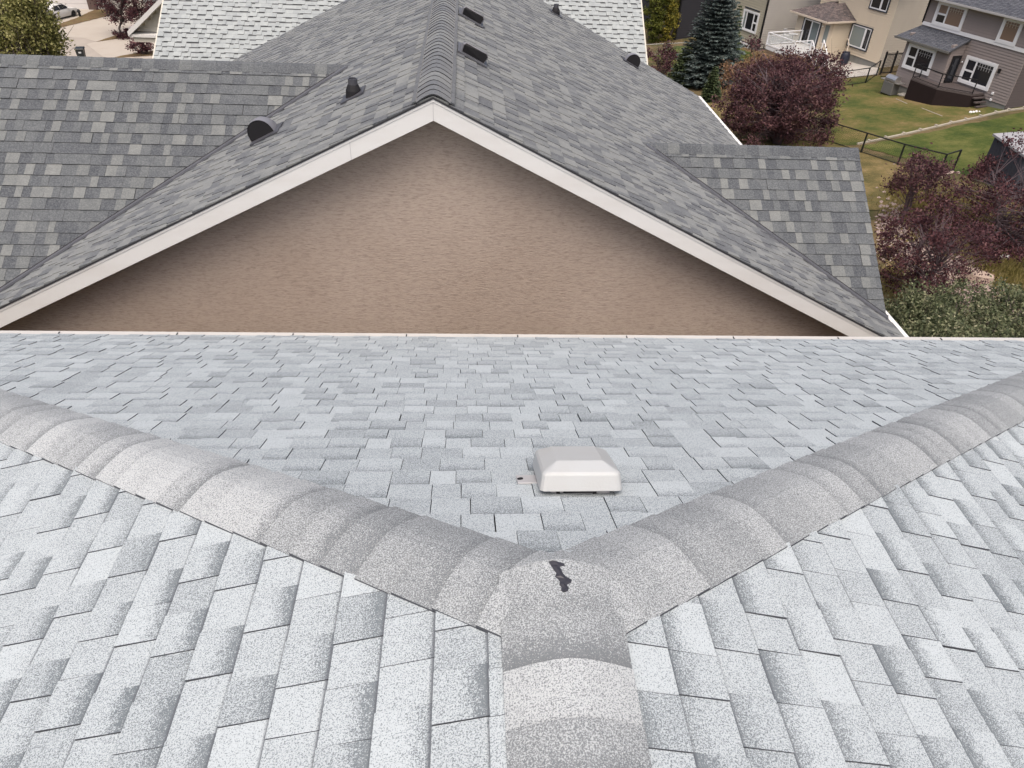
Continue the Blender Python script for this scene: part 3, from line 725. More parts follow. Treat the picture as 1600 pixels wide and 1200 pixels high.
for (px, py, sg) in ((414, 213, -1), (986, 100, 1)):
    m_ = slope_frame(px, py, sg)
    mb = MB(); mb.box(m_, (-0.2, -0.15, 0.006), (0.14, 0.17, 0.02)); fl = mb.build('hooded_vent', M['vent'], nb_h)
    mb = MB(); n = 14; V = []
    for yy, rr_, hh in ((0.0, .14, .175), (0.05, .142, .18), (0.16, .135, .165), (0.26, .11, .10)):
        for k in range(n + 1):
            a = math.pi * k / n; V.append(m_(-rr_ * math.cos(a), yy - .06, 0.018 + hh * math.sin(a) ** 0.8))
    F = []
    for i in range(3):
        for k in range(n): F.append((i * (n + 1) + k, i * (n + 1) + k + 1, (i + 1) * (n + 1) + k + 1, (i + 1) * (n + 1) + k))
    F.append(tuple(3 * (n + 1) + k for k in range(n + 1))); mb.raw(V, F); mb.build('hood', M['vent_grey'], fl, smooth=True)
    mb = MB(); mb.raw([m_(-0.136 * math.cos(math.pi * k / n), -.055, 0.018 + 0.17 * math.sin(math.pi * k / n) ** 0.8) for k in range(n + 1)], [tuple(range(n + 1))]); mb.build('opening', M['pipe'], fl)

# ================================================================== PALE-ROOFED HOUSE BEHIND
SW, YWR, ZWR = 0.667, 20.27, -3.82
cwh = 1 / math.hypot(1, SW)
wh = thing('house', 'house with pale speckled shingle roof behind the grey roofed neighbour', 'house', (-1.5, 22, gz(-1.5, 22)))
XA, XB = -7.38, 4.55; YTOP = YWR + 1.6; ZTOP = ZWR + SW * 1.6; YEV = YWR - 12.35 * E_ * cwh; ZEV = ZWR - SW * (YWR - YEV)
mb = MB()
ypk = YTOP
for s_ in (0, 1):
    yy = YEV if s_ == 0 else 2 * ypk - YEV
    a, b, c, d = W(XA, yy, ZEV - .02), W(XB, yy, ZEV - .02), W(XB, ypk, ZTOP - .02), W(XA, ypk, ZTOP - .02)
    mb.face([a, b, c, d]); mb.face([p - W(0, 0, .15) for p in (a, b, c, d)]); mb.face([a, b, b - W(0, 0, .15), a - W(0, 0, .15)])
rfw = mb.build('roof', M['deck'], wh)
pcs = field(W(XA, YTOP, ZTOP), (1, 0, 0), (0, -cwh, -SW * cwh), (0, -SW * cwh, cwh), [(0, 0), (XB - XA, 0), (XB - XA, (YTOP - YEV) / cwh), (0, (YTOP - YEV) / cwh)], 51,
            s_phase=(YTOP - YWR) / cwh % E_, wr=(0.07, 0.20), tones=lambda r: r.uniform(0.1, 1), band=lambda r, up: 0.0 if up else 1.0, lift=0.010, raise_h=0.012, raised=0.5, gapp=0.02)
emit(pcs, M['white_tab'], rfw, limit=0)
for x in (XA - 0.04, XB + 0.002):
    for s_ in (0, 1):
        yy = YEV if s_ == 0 else 2 * ypk - YEV
        a, b = W(x, yy, ZEV - 0.015), W(x, ypk, ZTOP - 0.015)
        P = [a, b, b - W(0, 0, .2), a - W(0, 0, .2)]; Q = [p + W(0.038, 0, 0) for p in P]
        mb = MB(); mb.face(P); mb.face(Q)
        for i in range(4): j = (i + 1) % 4; mb.face([P[i], P[j], Q[j], Q[i]])
        mb.build('fascia_board', M['sid_porch'], wh)
mb = MB(); mb.box(W, (XA, YEV - 0.10, ZEV - 0.14), (XB, YEV - 0.004, ZEV - 0.03)); mb.build('gutter', M['fascia'], wh)
mb = MB(); mb.box(W, (XA + 0.9, YEV + 0.45, zb - 1.5), (XB - 0.3, 2 * ypk - YEV - 0.45, ZEV - 0.17)); mb.build('wall', M['sid_porch'], wh)
# side porch gable, at the street end
def porch():
    # gable facing us: rake corner at px (200,50), rake rises to (250,0)
    Yp = 24.0
    def P(px, py): d = ray(px, py); return d * (Yp / d.y)
    a = P(200, 51); t = P(250, 0); sl = (t.z - a.z) / (t.x - a.x)
    xpk = a.x + 3.0; zpk = a.z + sl * 3.0; xr = a.x + 6.0
    mb = MB(); dpt = 5.0
    for (x0, z0, x1, z1) in ((a.x, a.z, xpk, zpk), (xpk, zpk, xr, a.z)):
        A0 = [W(x0, Yp, z0), W(x1, Yp, z1), W(x1, Yp + dpt, z1), W(x0, Yp + dpt, z0)]; B0 = [p - W(0, 0, .10) for p in A0]
        mb.face(A0); mb.face(B0)
        for i in range(4): j = (i + 1) % 4; mb.face([A0[i], A0[j], B0[j], B0[i]])
    po = mb.build('porch_roof', M['sid_porch'], wh)
    mb = MB()
    for (x0, z0, x1, z1) in ((a.x, a.z, xpk, zpk), (xpk, zpk, xr, a.z)):
        A0 = [W(x0, Yp - .03, z0 + .04), W(x1, Yp - .03, z1 + .04), W(x1, Yp - .03, z1 - .10), W(x0, Yp - .03, z0 - .10)]; B0 = [p + W(0, .03, 0) for p in A0]
        mb.face(A0); mb.face(B0)
        for i in range(4): j = (i + 1) % 4; mb.face([A0[i], A0[j], B0[j], B0[i]])
    mb.build('fascia_board', M['fascia'], po)
    # siding boards of the gable triangle, set back under the overhang
    yb_ = Yp + 0.34; n = 14
    for i in range(n):
        z0 = a.z - 0.02 + i * 0.16; z1 = z0 + 0.155; x0 = a.x + 0.06 + (z1 - a.z) / sl; x1 = 2 * xpk - x0
        if x1 <= x0: break
        mb = MB(); mb.raw([W(x0, yb_ - .03, z0), W(x1, yb_ - .03, z0), W(x1, yb_, z1), W(x0, yb_, z1), W(x0, yb_ + .03, z0), W(x1, yb_ + .03, z0), W(x1, yb_ + .03, z1), W(x0, yb_ + .03, z1)],
                          [(0, 1, 2, 3), (4, 5, 6, 7), (0, 1, 5, 4), (3, 2, 6, 7), (0, 3, 7, 4), (1, 2, 6, 5)])
        mb.build('siding_board', M['sid_porch'], po)
    mb = MB(); mb.box(W, (a.x, Yp, a.z - 0.12), (xr, Yp + 0.5, a.z - 0.045)); mb.build('beam', M['fascia'], po)
    mb = MB(); mb.box(W, (a.x + .1, Yp + 0.05, a.z - 0.26), (xr, Yp + 0.4, a.z - 0.125)); mb.build('frieze', M['sid_porch'], po)
    g = gz(a.x, Yp)
    mb = MB(); mb.box(W, (a.x + 0.74, Yp + 0.08, g), (a.x + .96, Yp + 0.32, a.z - 0.265)); mb.build('post', M['sid_porch'], wh)
    mb = MB(); mb.box(W, (a.x + 1.3, Yp + 1.5, g - 1), (xr, Yp + dpt, a.z - 0.2)); mb.build('porch_wall', M['sid_olive'], wh)
porch()

# ================================================================== HOUSES ACROSS THE BACK YARDS
TH = R_(-18)
E1 = W(math.sin(TH), math.cos(TH), 0); NF = W(-math.cos(TH), math.sin(TH), 0); E2 = -NF; UPZ = W(0, 0, 1)
def facade(px, py):
    C = ground(px, py); K = C.z / -12.0
    fr = lambda a, off, z: C + E1 * (a * K) + NF * (off * K) + UPZ * (z * K)
    sd_ = lambda b, off, z: C + E2 * (b * K) - E1 * (off * K) + UPZ * (z * K)
    return C, K, fr, sd_
def lap_wall(m, a0, a1, z0, z1, name, mat, parent, lap=0.155, th=0.026, off=0.0):
    """a wall of lapped boards: one sawtooth sheet with ends"""
    mb = MB(); z = z0
    while z < z1 - 1e-6:
        zt = min(z + lap, z1)
        mb.raw([m(a0, off + th, z), m(a1, off + th, z), m(a1, off, zt), m(a0, off, zt), m(a0, off, z), m(a1, off, z)], [(0, 1, 2, 3), (4, 5, 1, 0), (0, 3, 4), (1, 5, 2)])
        z = zt
    mb.raw([m(a0, off, z0), m(a1, off, z0), m(a1, off - .15, z0), m(a0, off - .15, z0), m(a0, off, z1), m(a1, off, z1), m(a1, off - .15, z1), m(a0, off - .15, z1)], [(3, 2, 6, 7), (0, 4, 7, 3), (1, 2, 6, 5), (4, 5, 6, 7), (0, 1, 2, 3)])
    return mb.build(name, mat, parent)
def win(m, a0, a1, z0, z1, parent, trim, trim_w, cells, off=0.03, bar=0.05, sash=None, sill=False, ext=None, lb=None):
    """a0 > a1: left and right edge of the outer trim. cells: list of (u0,u1,v0,v1,glass) in 0..1 of the opening, v up"""
    A0, A1, Z0, Z1 = a0 - trim_w, a1 + trim_w, z0 + trim_w, z1 - trim_w
    mb = MB()
    for (x0, x1, y0, y1) in ((a1, a0, z1 - trim_w, z1), (a1, a0, z0, z0 + trim_w), (A0, a0, Z0, Z1), (a1, A1, Z0, Z1)):
        mb.box(m, (x0, off - .02, y0), (x1, off + .05, y1))
    if sill: mb.box(m, (a1 - .05, off + .05, z0 - .03), (a0 + .05, off + .10, z0 + .05))
    wo = mb.build('window', trim, parent)
    if lb: wo['label'] = lb
    mb = MB(); Wd = A0 - A1; Hd = Z1 - Z0
    for (u0, u1, v0, v1, g) in cells:
        x0, x1 = A0 - u0 * Wd, A0 - u1 * Wd; y0, y1 = Z0 + v0 * Hd, Z0 + v1 * Hd; h = bar / 2
        for q in ((x1, x0, y1 - h, y1), (x1, x0, y0, y0 + h), (x0 - h, x0, y0 + h, y1 - h), (x1, x1 + h, y0 + h, y1 - h)):
            mb.box(m, (q[0], off - .02, q[2]), (q[1], off + .035, q[3]))
    mb.build('frame', sash or trim, wo)
    for (u0, u1, v0, v1, g) in cells:
        x0, x1 = A0 - u0 * Wd, A0 - u1 * Wd; y0, y1 = Z0 + v0 * Hd, Z0 + v1 * Hd; h = bar / 2 - 0.002
        mb = MB(); mb.box(m, (x1 + h, off - .03, y0 + h), (x0 - h, off + .008, y1 - h)); mb.build('pane', g, wo)
    return wo
def muntin(m, a0, a1, z0, z1, n, parent, mat, off):
    mb = MB()
    for i in range(1, n):
        a = a0 + (a1 - a0) * i / n; mb.box(m, (a - .008, off, z0), (a + .008, off + .016, z1))
    mb.box(m, (min(a0, a1), off, (z0 + z1) / 2 - .008), (max(a0, a1), off + .012, (z0 + z1) / 2 + .008))
    mb.build('muntin', mat, parent)
def slab(m, pts, z0, z1, name, mat, parent):
    P = [m(a, o, z0) for a, o in pts]; Q = [m(a, o, z1) for a, o in pts]; n = len(pts)
    mb = MB(); mb.face(P[::-1]); mb.face(Q)
    for i in range(n): j = (i + 1) % n; mb.face([P[i], P[j], Q[j], Q[i]])
    return mb.build(name, mat, parent)
def tri_shingles(m, poly, name, mat, parent, lap=0.14, seed=1):
    """small roof plane: poly = 3/4 points, first two are the eave; courses parallel to it"""
    P = [Vector(m(*q)) for q in poly]; U = (P[1] - P[0]).normalized(); nrm = U.cross(P[2] - P[0]).normalized(); nrm = nrm if nrm.z > 0 else -nrm
    D = nrm.cross(U).normalized(); D = D if D.z < 0 else -D
    pts = [((p - P[0]).dot(U), (p - P[0]).dot(D)) for p in P]
    pcs = field(P[0], U, D, nrm, pts, seed, wr=(0.15, 0.4), tones=lambda r: r.random(), band=noband, lift=0.012, raise_h=0.006)
    mb = MB()
    for top, fs in pcs:
        for a, c in fs: mb.face(a, c)
    mb.face([p - nrm * 0.004 for p in P]); mb.face([p - nrm * 0.09 for p in P])
    for i in range(len(P)): j = (i + 1) % len(P); mb.face([P[i] - nrm * .004, P[j] - nrm * .004, P[j] - nrm * .09, P[i] - nrm * .09])
    return mb.build(name, mat, parent)

# ---- grey house
C, K, f, s = facade(1568, 172)
gh = thing('house', 'grey taupe two storey house with white window trim and a dark angled deck', 'house', C)
lap_wall(f, 7.75, 0, 0.25, 4.75, 'wall', M['sid_grey'], gh)
slab(f, [(7.7, -0.02), (0.02, -0.02), (0.02, -.3), (7.7, -.3)], -1.2, 0.25, 'foundation', M['found'], gh)
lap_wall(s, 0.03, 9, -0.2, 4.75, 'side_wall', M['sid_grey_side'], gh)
slab(s, [(0.05, -0.05), (9, -0.05), (9, -.3), (.05, -.3)], -1.5, -0.2, 'foundation', M['found'], gh)
mb = MB(); mb.box(f, (0.0, 0.03, 3.08), (7.7, 0.075, 3.28)); mb.box(f, (0.0, 0.03, 4.52), (7.7, 0.075, 4.72)); mb.build('belt_trim', M['trim_white'], gh)
mb = MB(); mb.box(f, (-0.5, 0.42, 4.62), (8.1, 0.52, 4.72)); mb.build('gutter', M['plastic_base'], gh)
mb = MB(); mb.box(f, (-0.5, 0.02, 4.64), (8.1, 0.42, 4.69)); mb.build('soffit', M['trim_white'], gh)
tri_shingles(f, [(-0.6, 0.46, 4.73), (8.2, 0.46, 4.73), (8.2, -4, 6.6), (-0.6, -4, 6.6)], 'roof', M['slate_tab'], gh, seed=61)
mb = MB(); mb.box(f, (7.68, 0.04, 3.2), (7.76, 0.10, 4.6)); mb.build('downspout', M['black'], gh)
gg, gw, gm = M['glass'], M['glass_warm'], M['glass_mid']
wo = win(f, 7.02, 4.80, 3.24, 4.60, gh, M['trim_white'], 0.16, [(0, .37, 0, .48, gg), (0, .37, .48, 1, gw), (.37, 1, 0, 1, gw)], off=0.05, bar=0.10, lb='upper left window with brown blinds')
muntin(f, 6.1, 5.0, 4.12, 4.42, 6, wo, M['trim_cream'], .09)
wo = win(f, 2.25, 0.95, 3.24, 4.60, gh, M['trim_white'], 0.16, [(0, 1, 0, 1, gw)], off=0.05, bar=0.08, lb='upper right window with brown blinds')
muntin(f, 2.05, 1.15, 4.12, 4.42, 5, wo, M['trim_cream'], .09)
wo = win(f, 3.66, 1.44, 0.67, 2.18, gh, M['trim_white'], 0.15, [(0, .35, 0, .48, gg), (0, .35, .48, 1, gg), (.35, 1, 0, 1, gg)], off=0.05, bar=0.10, lb='lower right window above the dark deck')
muntin(f, 2.75, 1.65, 1.62, 1.98, 6, wo, M['plastic_base'], .09)
OB = 1.1
lap_wall(lambda a, o, z: f(a, OB + o, z), 7.45, 4.0, -0.35, 2.35, 'bay_wall', M['sid_grey'], gh)
lap_wall(lambda a, o, z: f(4.0 - o, a, z), 0.0, OB, -0.1, 2.7, 'bay_side_wall', M['sid_grey'], gh)
slab(f, [(7.42, OB - .02), (4.02, OB - .02), (4.02, 0), (7.42, 0)], -1.3, -0.35, 'bay_foundation', M['found'], gh)
lap_wall(lambda a, o, z: f(7.45 + o, a, z), OB, 0.0, -0.35, 2.7, 'bay_side_wall', M['sid_grey'], gh)
wo = win(lambda a, o, z: f(a, OB + o, z), 7.15, 4.95, 0.70, 2.18, gh, M['trim_white'], 0.15, [(0, .35, 0, .48, gg), (0, .35, .48, 1, gg), (.35, 1, 0, 1, gg)], off=0.05, bar=0.10, lb='bay window beside the grill')
muntin(lambda a, o, z: f(a, OB + o, z), 6.25, 5.15, 1.62, 1.98, 6, wo, M['plastic_base'], .09)
tri_shingles(f, [(8.15, 1.45, 2.38), (3.85, 1.45, 2.38), (3.85, 0.03, 3.02), (7.75, 0.03, 3.02)], 'bay_roof', M['slate_tab'], gh, seed=62)
mb = MB(); mb.box(f, (3.85, 1.45, 2.27), (8.2, 1.53, 2.38)); mb.build('bay_gutter', M['grill_grey'], gh)
mb = MB(); mb.box(lambda a, o, z: f(3.99 - o, a, z), (0.15, 0.03, 0.45), (0.85, 0.08, 2.1)); do = mb.build('door', M['black'], gh)
mb = MB(); mb.box(lambda a, o, z: f(3.99 - o, a, z), (0.27, 0.075, 0.65), (0.73, 0.09, 1.95)); mb.build('pane', gg, do)
mb = MB(); mb.lathe(frame(f(3.82, 0.06, 1.75), E1, UPZ, NF), [(0.05, 0), (0.05, 0.06), (0.02, 0.08)], 10); mb.build('wall_lamp', M['white_vinyl'], gh)
mb = MB(); mb.box(f, (1.15, 0.04, 1.78), (1.27, 0.16, 2.0)); mb.build('wall_lamp', M['black'], gh)
mb = MB()
for a, z in ((1.0, 0.6), (0.95, 0.25)): mb.box(f, (a, 0.03, z), (a + .12, 0.09, z + .13))
mb.build('outlet_cover', M['white_vinyl'], gh)
# dark angled deck attached to the grey house
dk = thing('deck', 'dark brown angled deck with thin black railing behind the grey house', 'deck', f(3, 1, 0))
dz = 0.50
dpts = [(5.35, OB + .03), (5.35, 2.05), (3.15, 2.15), (1.55, 1.05), (1.55, 0.06), (3.93, 0.06), (3.93, OB + .03)]
slab(f, dpts, dz - 0.08, dz, 'deck_frame', M['dk_floor'], dk)
for i in range(11):
    o0 = 0.08 + i * 0.19
    if o0 + .18 > 2.1: break
    def xl_(o): return 1.58 if o < 1.05 else 1.58 + (o - 1.05) * 1.6 / 1.1
    lo = max(xl_(o0), xl_(o0 + .17)); hi = 3.9 if o0 < OB + .03 else 5.33
    mb = MB(); mb.box(f, (lo, o0, dz + .002), (hi, o0 + .17, dz + .03)); mb.build('deck_board', M['dk_floor'], dk)
for (p, q) in ((dpts[0], dpts[1]), (dpts[1], dpts[2]), (dpts[2], dpts[3]), (dpts[3], dpts[4])):
    P = [f(p[0], p[1], -1.0), f(q[0], q[1], -1.0), f(q[0], q[1], dz - .081), f(p[0], p[1], dz - .081)]
    nn = (P[1] - P[0]).cross(UPZ).normalized() * 0.05
    mb = MB(); mb.raw(P + [x - nn for x in P], [(0, 1, 2, 3), (4, 5, 6, 7), (0, 1, 5, 4), (1, 2, 6, 5), (2, 3, 7, 6), (3, 0, 4, 7)]); mb.build('skirt_panel', M['dk_skirt'], dk)
def railing(m, pts, z0, z1, parent, mat, r=0.03, nbal=0, post=True, panel=None):
    for i, (a, o) in enumerate(pts):
        if post:
            mb = MB(); mb.box(m, (a - r, o - r, z0), (a + r, o + r, z1)); mb.build('post', mat, parent)
    for i in range(len(pts) - 1):
        p, q = m(*pts[i], z1 - .02), m(*pts[i + 1], z1 - .02); d = (q - p); h = d.normalized(); n = h.cross(UPZ).normalized()
        if abs(pts[i][0] - pts[i + 1][0]) + abs(pts[i][1] - pts[i + 1][1]) < 0.3: continue
        mb = MB(); mb.box(frame(p, h, n, UPZ), (r, -r, -.03), (d.length - r, r, .03)); mb.build('rail', mat, parent)
        p0 = m(*pts[i], z0 + .08)
        mb = MB(); mb.box(frame(p0, h, n, UPZ), (r, -r * .7, -.02), (d.length - r, r * .7, .02))
        hh = (z1 - z0) * 1.1 - .2
        nb_ = int(d.length / 0.16) if nbal else 0
        for k in range(1, nb_): mb.box(frame(p0, h, n, UPZ), (k * d.length / nb_ - .008, -.008, .02), (k * d.length / nb_ + .008, .008, hh))
        mb.build('baluster', mat, parent)
        if panel:
            mb = MB(); mb.box(frame(p0, h, n, UPZ), (r + .02, -.006, .03), (d.length - r - .02, .006, hh)); mb.build('glass_panel', panel, parent)
railing(f, [(5.33, OB + .3), (5.3, 2.0), (3.17, 2.1), (1.6, 1.03)], dz + .03, dz + .85, dk, M['black'], 0.022, nbal=0)
mb = MB()
for i in range(3): mb.box(f, (1.0 + i * .18, 0.1, dz - .22 - .2 * (2 - i)), (1.18 + i * .18, 0.95, dz - .15 - .2 * (2 - i)))
mb.build('step', M['dk_floor'], dk)
# grill
g0 = f(6.85, OB + 0.75, -0.85); g0.z = gz(g0.x, g0.y) + 0.0
gr = thing('barbecue_grill', 'stainless lidded barbecue grill on grey cabinet beside the grey house', 'grill', g0)
gf = lambda a, o, z: g0 + E1 * a * 1.15 + NF * o * 1.15 + UPZ * z * 1.15
mb = MB(); mb.bbox(gf, (-.42, -.28, .08), (.42, .28, .78), .02); mb.build('cabinet', M['grill_grey'], gr)
mb = MB(); mb.bbox(gf, (-.75, -.26, .79), (.75, .26, .85), .01); mb.build('side_shelf', M['steel'], gr)
mb = MB(); n = 9; V = []
for a in (-.4, .4):
    for k in range(n + 1):
        an = math.pi * k / n; V.append(gf(a, .27 * math.cos(an), .86 + .30 * math.sin(an)))
mb.raw(V, [tuple(range(n + 1)), tuple(range(n + 1, 2 * n + 2))] + [(k, k + 1, n + 2 + k, n + 1 + k) for k in range(n)]); mb.build('lid', M['steel'], gr)
mb = MB(); mb.tube([gf(-.3, .34, .98), gf(.3, .34, .98)], [.018, .018]); mb.build('handle', M['black'], gr)
mb = MB(); 
for a in (-.36, .36):
    for o in (-.22, .22): mb.lathe(frame(gf(a, o, .05), NF, UPZ, E1), [(.06, -.03), (.06, .03)], 10)
mb.build('wheel', M['black'], gr)
# white stones along the deck
for i, (px, py) in enumerate(((1516, 176.5), (1520.5, 176), (1525, 175.3), (1530, 175))):
    p = ground(px, py); mb = MB(); rr = [0.085, 0.075, 0.08, 0.05][i]
    mb.lathe(frame(p, (1, 0, 0), (0, 1, 0), (0, 0, 1)), [(rr, -.02), (rr * 1.1, rr * .6), (rr * .8, rr * 1.2), (rr * .3, rr * 1.5)], 9)
    o = mb.build('garden_stone', M['white_stone'], smooth=True)
    o['label'] = ['leftmost white stone in the row beside the dark deck', 'second white stone from the left beside the dark deck', 'third white stone from the left beside the dark deck', 'smallest, rightmost white stone in the row by the deck'][i]
    o['category'] = 'stone'; o['group'] = 'white stones beside the dark deck'

# ---- tan house
C, K, f, s = facade(1370, 107)
th = thing('house', 'cream two storey house with brown hipped bay roof and white glass railed deck', 'house', C)
lap_wall(f, 7.0, 0, 0.3, 5.0, 'wall', M['sid_tan'], th)
slab(f, [(7, -0.02), (0.03, -0.02), (0.03, -.3), (7, -.3)], -1.0, 0.3, 'foundation', M['found'], th)
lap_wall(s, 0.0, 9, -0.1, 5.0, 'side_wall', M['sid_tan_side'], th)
slab(s, [(0.05, -0.05), (9, -0.05), (9, -.3), (.05, -.3)], -1.5, -0.1, 'foundation', M['found'], th)
tri_shingles(f, [(-0.6, 0.5, 5.0), (7.5, 0.5, 5.0), (7.5, -4, 7.2), (-0.6, -4, 7.2)], 'roof', M['brown_tab'], th, seed=63)
win(f, 3.27, 1.32, 0.74, 2.22, th, M['trim_dark'], 0.07, [(0, .72, 0, 1, gm), (.72, 1, 0, 1, gg)], off=0.04, bar=0.14, sash=M['trim_white'], lb='lower window with pale curtains beside the patio')
win(f, 2.28, 0.62, 3.28, 4.7, th, M['trim_dark'], 0.07, [(0, .6, 0, 1, gg), (.6, 1, 0, 1, gg)], off=0.04, bar=0.14, sash=M['trim_white'], lb='upper window with slate trim')
BO = 2.1
lap_wall(lambda a, o, z: f(a, BO + o, z), 6.55, 3.85, -0.3, 2.35, 'bay_wall', M['sid_tan'], th)
ang = lambda t, o, z: f(3.85 - t * .5 - o * .7, BO - t * .5 + o * .7, z)
lap_wall(ang, 0, 1.0, -0.3, 2.35, 'bay_wall', M['sid_tan'], th)
lap_wall(lambda t, o, z: f(3.35 - o, t, z), 0.0, 1.6, -0.3, 2.35, 'bay_side_wall', M['sid_tan'], th)
win(lambda a, o, z: ang(1 - a, o, z), 0.82, 0.2, 0.8, 2.15, th, M['trim_cream'], 0.08, [(0, 1, 0, 1, gm)], off=0.04, bar=0.06, lb='narrow bay window')
mb = MB(); fb = lambda a, o, z: f(a, BO + o, z)
for q in ((3.93, 5.78, 2.1, 2.22), (3.93, 4.02, .52, 2.1), (5.70, 5.78, .52, 2.1)): mb.box(fb, (q[0], .03, q[2]), (q[1], .09, q[3]))
do = mb.build('sliding_door', M['trim_dark'], th)
mb = MB()
for q in ((4.02, 5.70, 2.02, 2.1), (4.02, 5.70, .55, .64), (4.02, 4.1, .64, 2.02), (5.62, 5.70, .64, 2.02), (4.82, 4.92, .64, 2.02)): mb.box(fb, (q[0], .03, q[2]), (q[1], .075, q[3]))
mb.build('frame', M['trim_white'], do)
mb = MB(); mb.box(fb, (4.92, .02, .64), (5.62, .045, 2.02)); mb.build('pane', gg, do)
mb = MB(); mb.box(fb, (4.1, .02, .64), (4.82, .045, 2.02)); mb.build('pane', glass('sky_reflecting_glass', (0.12, 0.15, 0.16)), do)
mb = MB(); mb.lathe(frame(fb(3.72, .08, 1.95), E1, UPZ, NF), [(.06, 0), (.05, .08)], 8); mb.build('wall_lamp', M['white_vinyl'], th)
# bay hip roof
apx = (4.8, 0.02, 3.38)
tri_shingles(f, [(6.95, 2.5, 2.36), (3.15, 2.5, 2.36), (4.55, 0.75, 3.2), (5.2, .75, 3.2)], 'bay_roof', M['brown_tab'], th, seed=64)
tri_shingles(f, [(3.15, 2.5, 2.36), (3.05, 0.03, 2.36), (4.55, .03, 3.2), (4.55, 0.75, 3.2)], 'bay_roof', M['brown_tab'], th, seed=65)
tri_shingles(f, [(6.95, .03, 2.36), (6.95, 2.5, 2.36), (5.2, .75, 3.2), (5.2, .03, 3.2)], 'bay_roof', M['brown_tab'], th, seed=66)
mb = MB(); mb.box(f, (3.1, 2.5, 2.25), (7.0, 2.57, 2.36)); mb.box(f, (3.0, 0.03, 2.25), (3.07, 2.5, 2.36)); mb.build('bay_gutter', M['trim_cream'], th)
slab(f, [(6.9, 2.48), (3.12, 2.48), (3.12, 0.05), (6.9, 0.05)], 2.22, 2.26, 'soffit', M['trim_cream'], th)
# white deck
wd = thing('deck', 'white railed raised deck with glass panels beside the cream house', 'deck', f(6, 3.2, 0))
DZ = 0.50
def deckp(px, py, z):      # plan position in facade units of a point at height z
    d = ray(px, py); t = (C.z + z * K) / d.z; P = d * t - C; return (P.dot(E1) / K, P.dot(NF) / K)
RZ = DZ + .85
pA = deckp(1202, 50, RZ); pB = deckp(1243, 64.5, RZ); pC = deckp(1269, 63, RZ)
pD = (pA[0] + 0.1, BO + .2)
dp = [pA, pB, pC, (pC[0] - .05, BO + .06), (6.55, BO + .06), (6.6, BO + .06), (pA[0] + .05, BO + .06)]
slab(f, [dp[0], dp[1], dp[2], dp[3], dp[6]], DZ - .25, DZ - .04, 'fascia_board', M['white_vinyl'], wd)
slab(f, [dp[0], dp[1], dp[2], dp[3], dp[6]], DZ - .038, DZ, 'deck_floor', M['deck_floor'], wd)
railing(f, [pD, pA, pB, pC], DZ, RZ, wd, M['white_vinyl'], 0.04, nbal=0, panel=M['rail_glass'])
# weathered board skirt
for (p, q) in ((pA, pB), (pB, pC), (pD, pA)):
    for i in range(5):
        z0 = -.55 + i * .16
        a_, b_ = f(p[0], p[1] - .04, z0), f(q[0], q[1] - .04, z0); h = (b_ - a_).normalized(); n_ = h.cross(UPZ)
        mb = MB(); mb.box(frame(a_, h, n_, UPZ), (0, -.02, 0), ((b_ - a_).length, .01, .16)); mb.build('skirt_board', M['wood'], wd)
# stairs going right from the deck towards the patio
sa = pC[0] - .03; so_ = pC[1]
for i in range(3):
    mb = MB(); mb.box(f, (sa - .26 * (i + 1), so_ - .95, DZ - .22 * (i + 1)), (sa - .26 * i, so_ - .05, DZ - .22 * (i + 1) + .05)); mb.build('step', M['dk_floor'], wd)
for oo in (so_ - .98, so_ - .02):
    p, q = f(sa, oo, RZ), f(sa - .85, oo, .75 - .35); mb = MB(); mb.tube([p, q], [.04, .04], 6)
    p, q = f(sa, oo, DZ + .05), f(sa - .85, oo, -.15); mb.tube([p, q], [.035, .035], 6)
    mb.tube([f(sa - .85, oo, -.2), f(sa - .85, oo, .45)], [.045, .045], 6); mb.build('stair_rail', M['white_vinyl'], wd)
    if oo < so_ - .5:
        mb = MB(); mb.tube([f(sa, oo, DZ), f(sa, oo, RZ)], [.045, .045], 6); mb.build('post', M['white_vinyl'], wd)
# deck furniture
def patio_chair(P, yaw, sc, label, mat=None):
    t_ = thing('patio_chair', label, 'chair', P, 'plastic chairs around the white deck'); m_ = frame(P, (math.cos(yaw) * sc, math.sin(yaw) * sc, 0), (-math.sin(yaw) * sc, math.cos(yaw) * sc, 0), (0, 0, sc)); mat = mat or M['white_vinyl']
    mb = MB(); mb.bbox(m_, (-.25, -.24, .40), (.25, .24, .44), .01); mb.build('seat', mat, t_)
    mb = MB()
    for i in range(5): mb.box(m_, (-.23 + i * .1, .22, .44), (-.23 + i * .1 + .06, .26, .86))
    mb.box(m_, (-.25, .215, .86), (.25, .265, .92)); mb.build('backrest', mat, t_)
    for x in (-.23, .23):
        for y in (-.21, .22):
            mb = MB(); mb.tube([m_(x, y, .42), m_(x * 1.12, y * 1.15, 0)], [.025, .02], 6); mb.build('leg', mat, t_)
        mb = MB(); mb.box(m_, (x - .03, -.24, .62), (x + .03, .24, .65)); mb.box(m_, (x - .02, -.22, .44), (x + .02, -.18, .62)); mb.build('armrest', mat, t_)
    return t_
patio_chair(f(6.4, BO + .75, DZ), 0.6, 1.0, 'grey patio chair behind the left glass panel of the white deck', M['plastic_base'])
patio_chair(f(sa - .95, so_ - .65, -.02), 2.2, 1.0, 'white plastic chair at the foot of the white deck stairs')
tb = thing('patio_table', 'small round dark table on the white railed deck', 'table', f(5.7, BO + .75, DZ)); mb = MB(); tf = frame(f(5.7, BO + .75, DZ), (1, 0, 0), (0, 1, 0), UPZ)
mb.lathe(tf, [(.4, .70), (.42, .72), (.4, .74)], 18); mb.build('tabletop', M['plastic_base'], tb)
mb = MB(); mb.lathe(tf, [(.22, 0), (.2, .04), (.04, .06), (.04, .7)], 12); mb.build('leg', M['black'], tb)
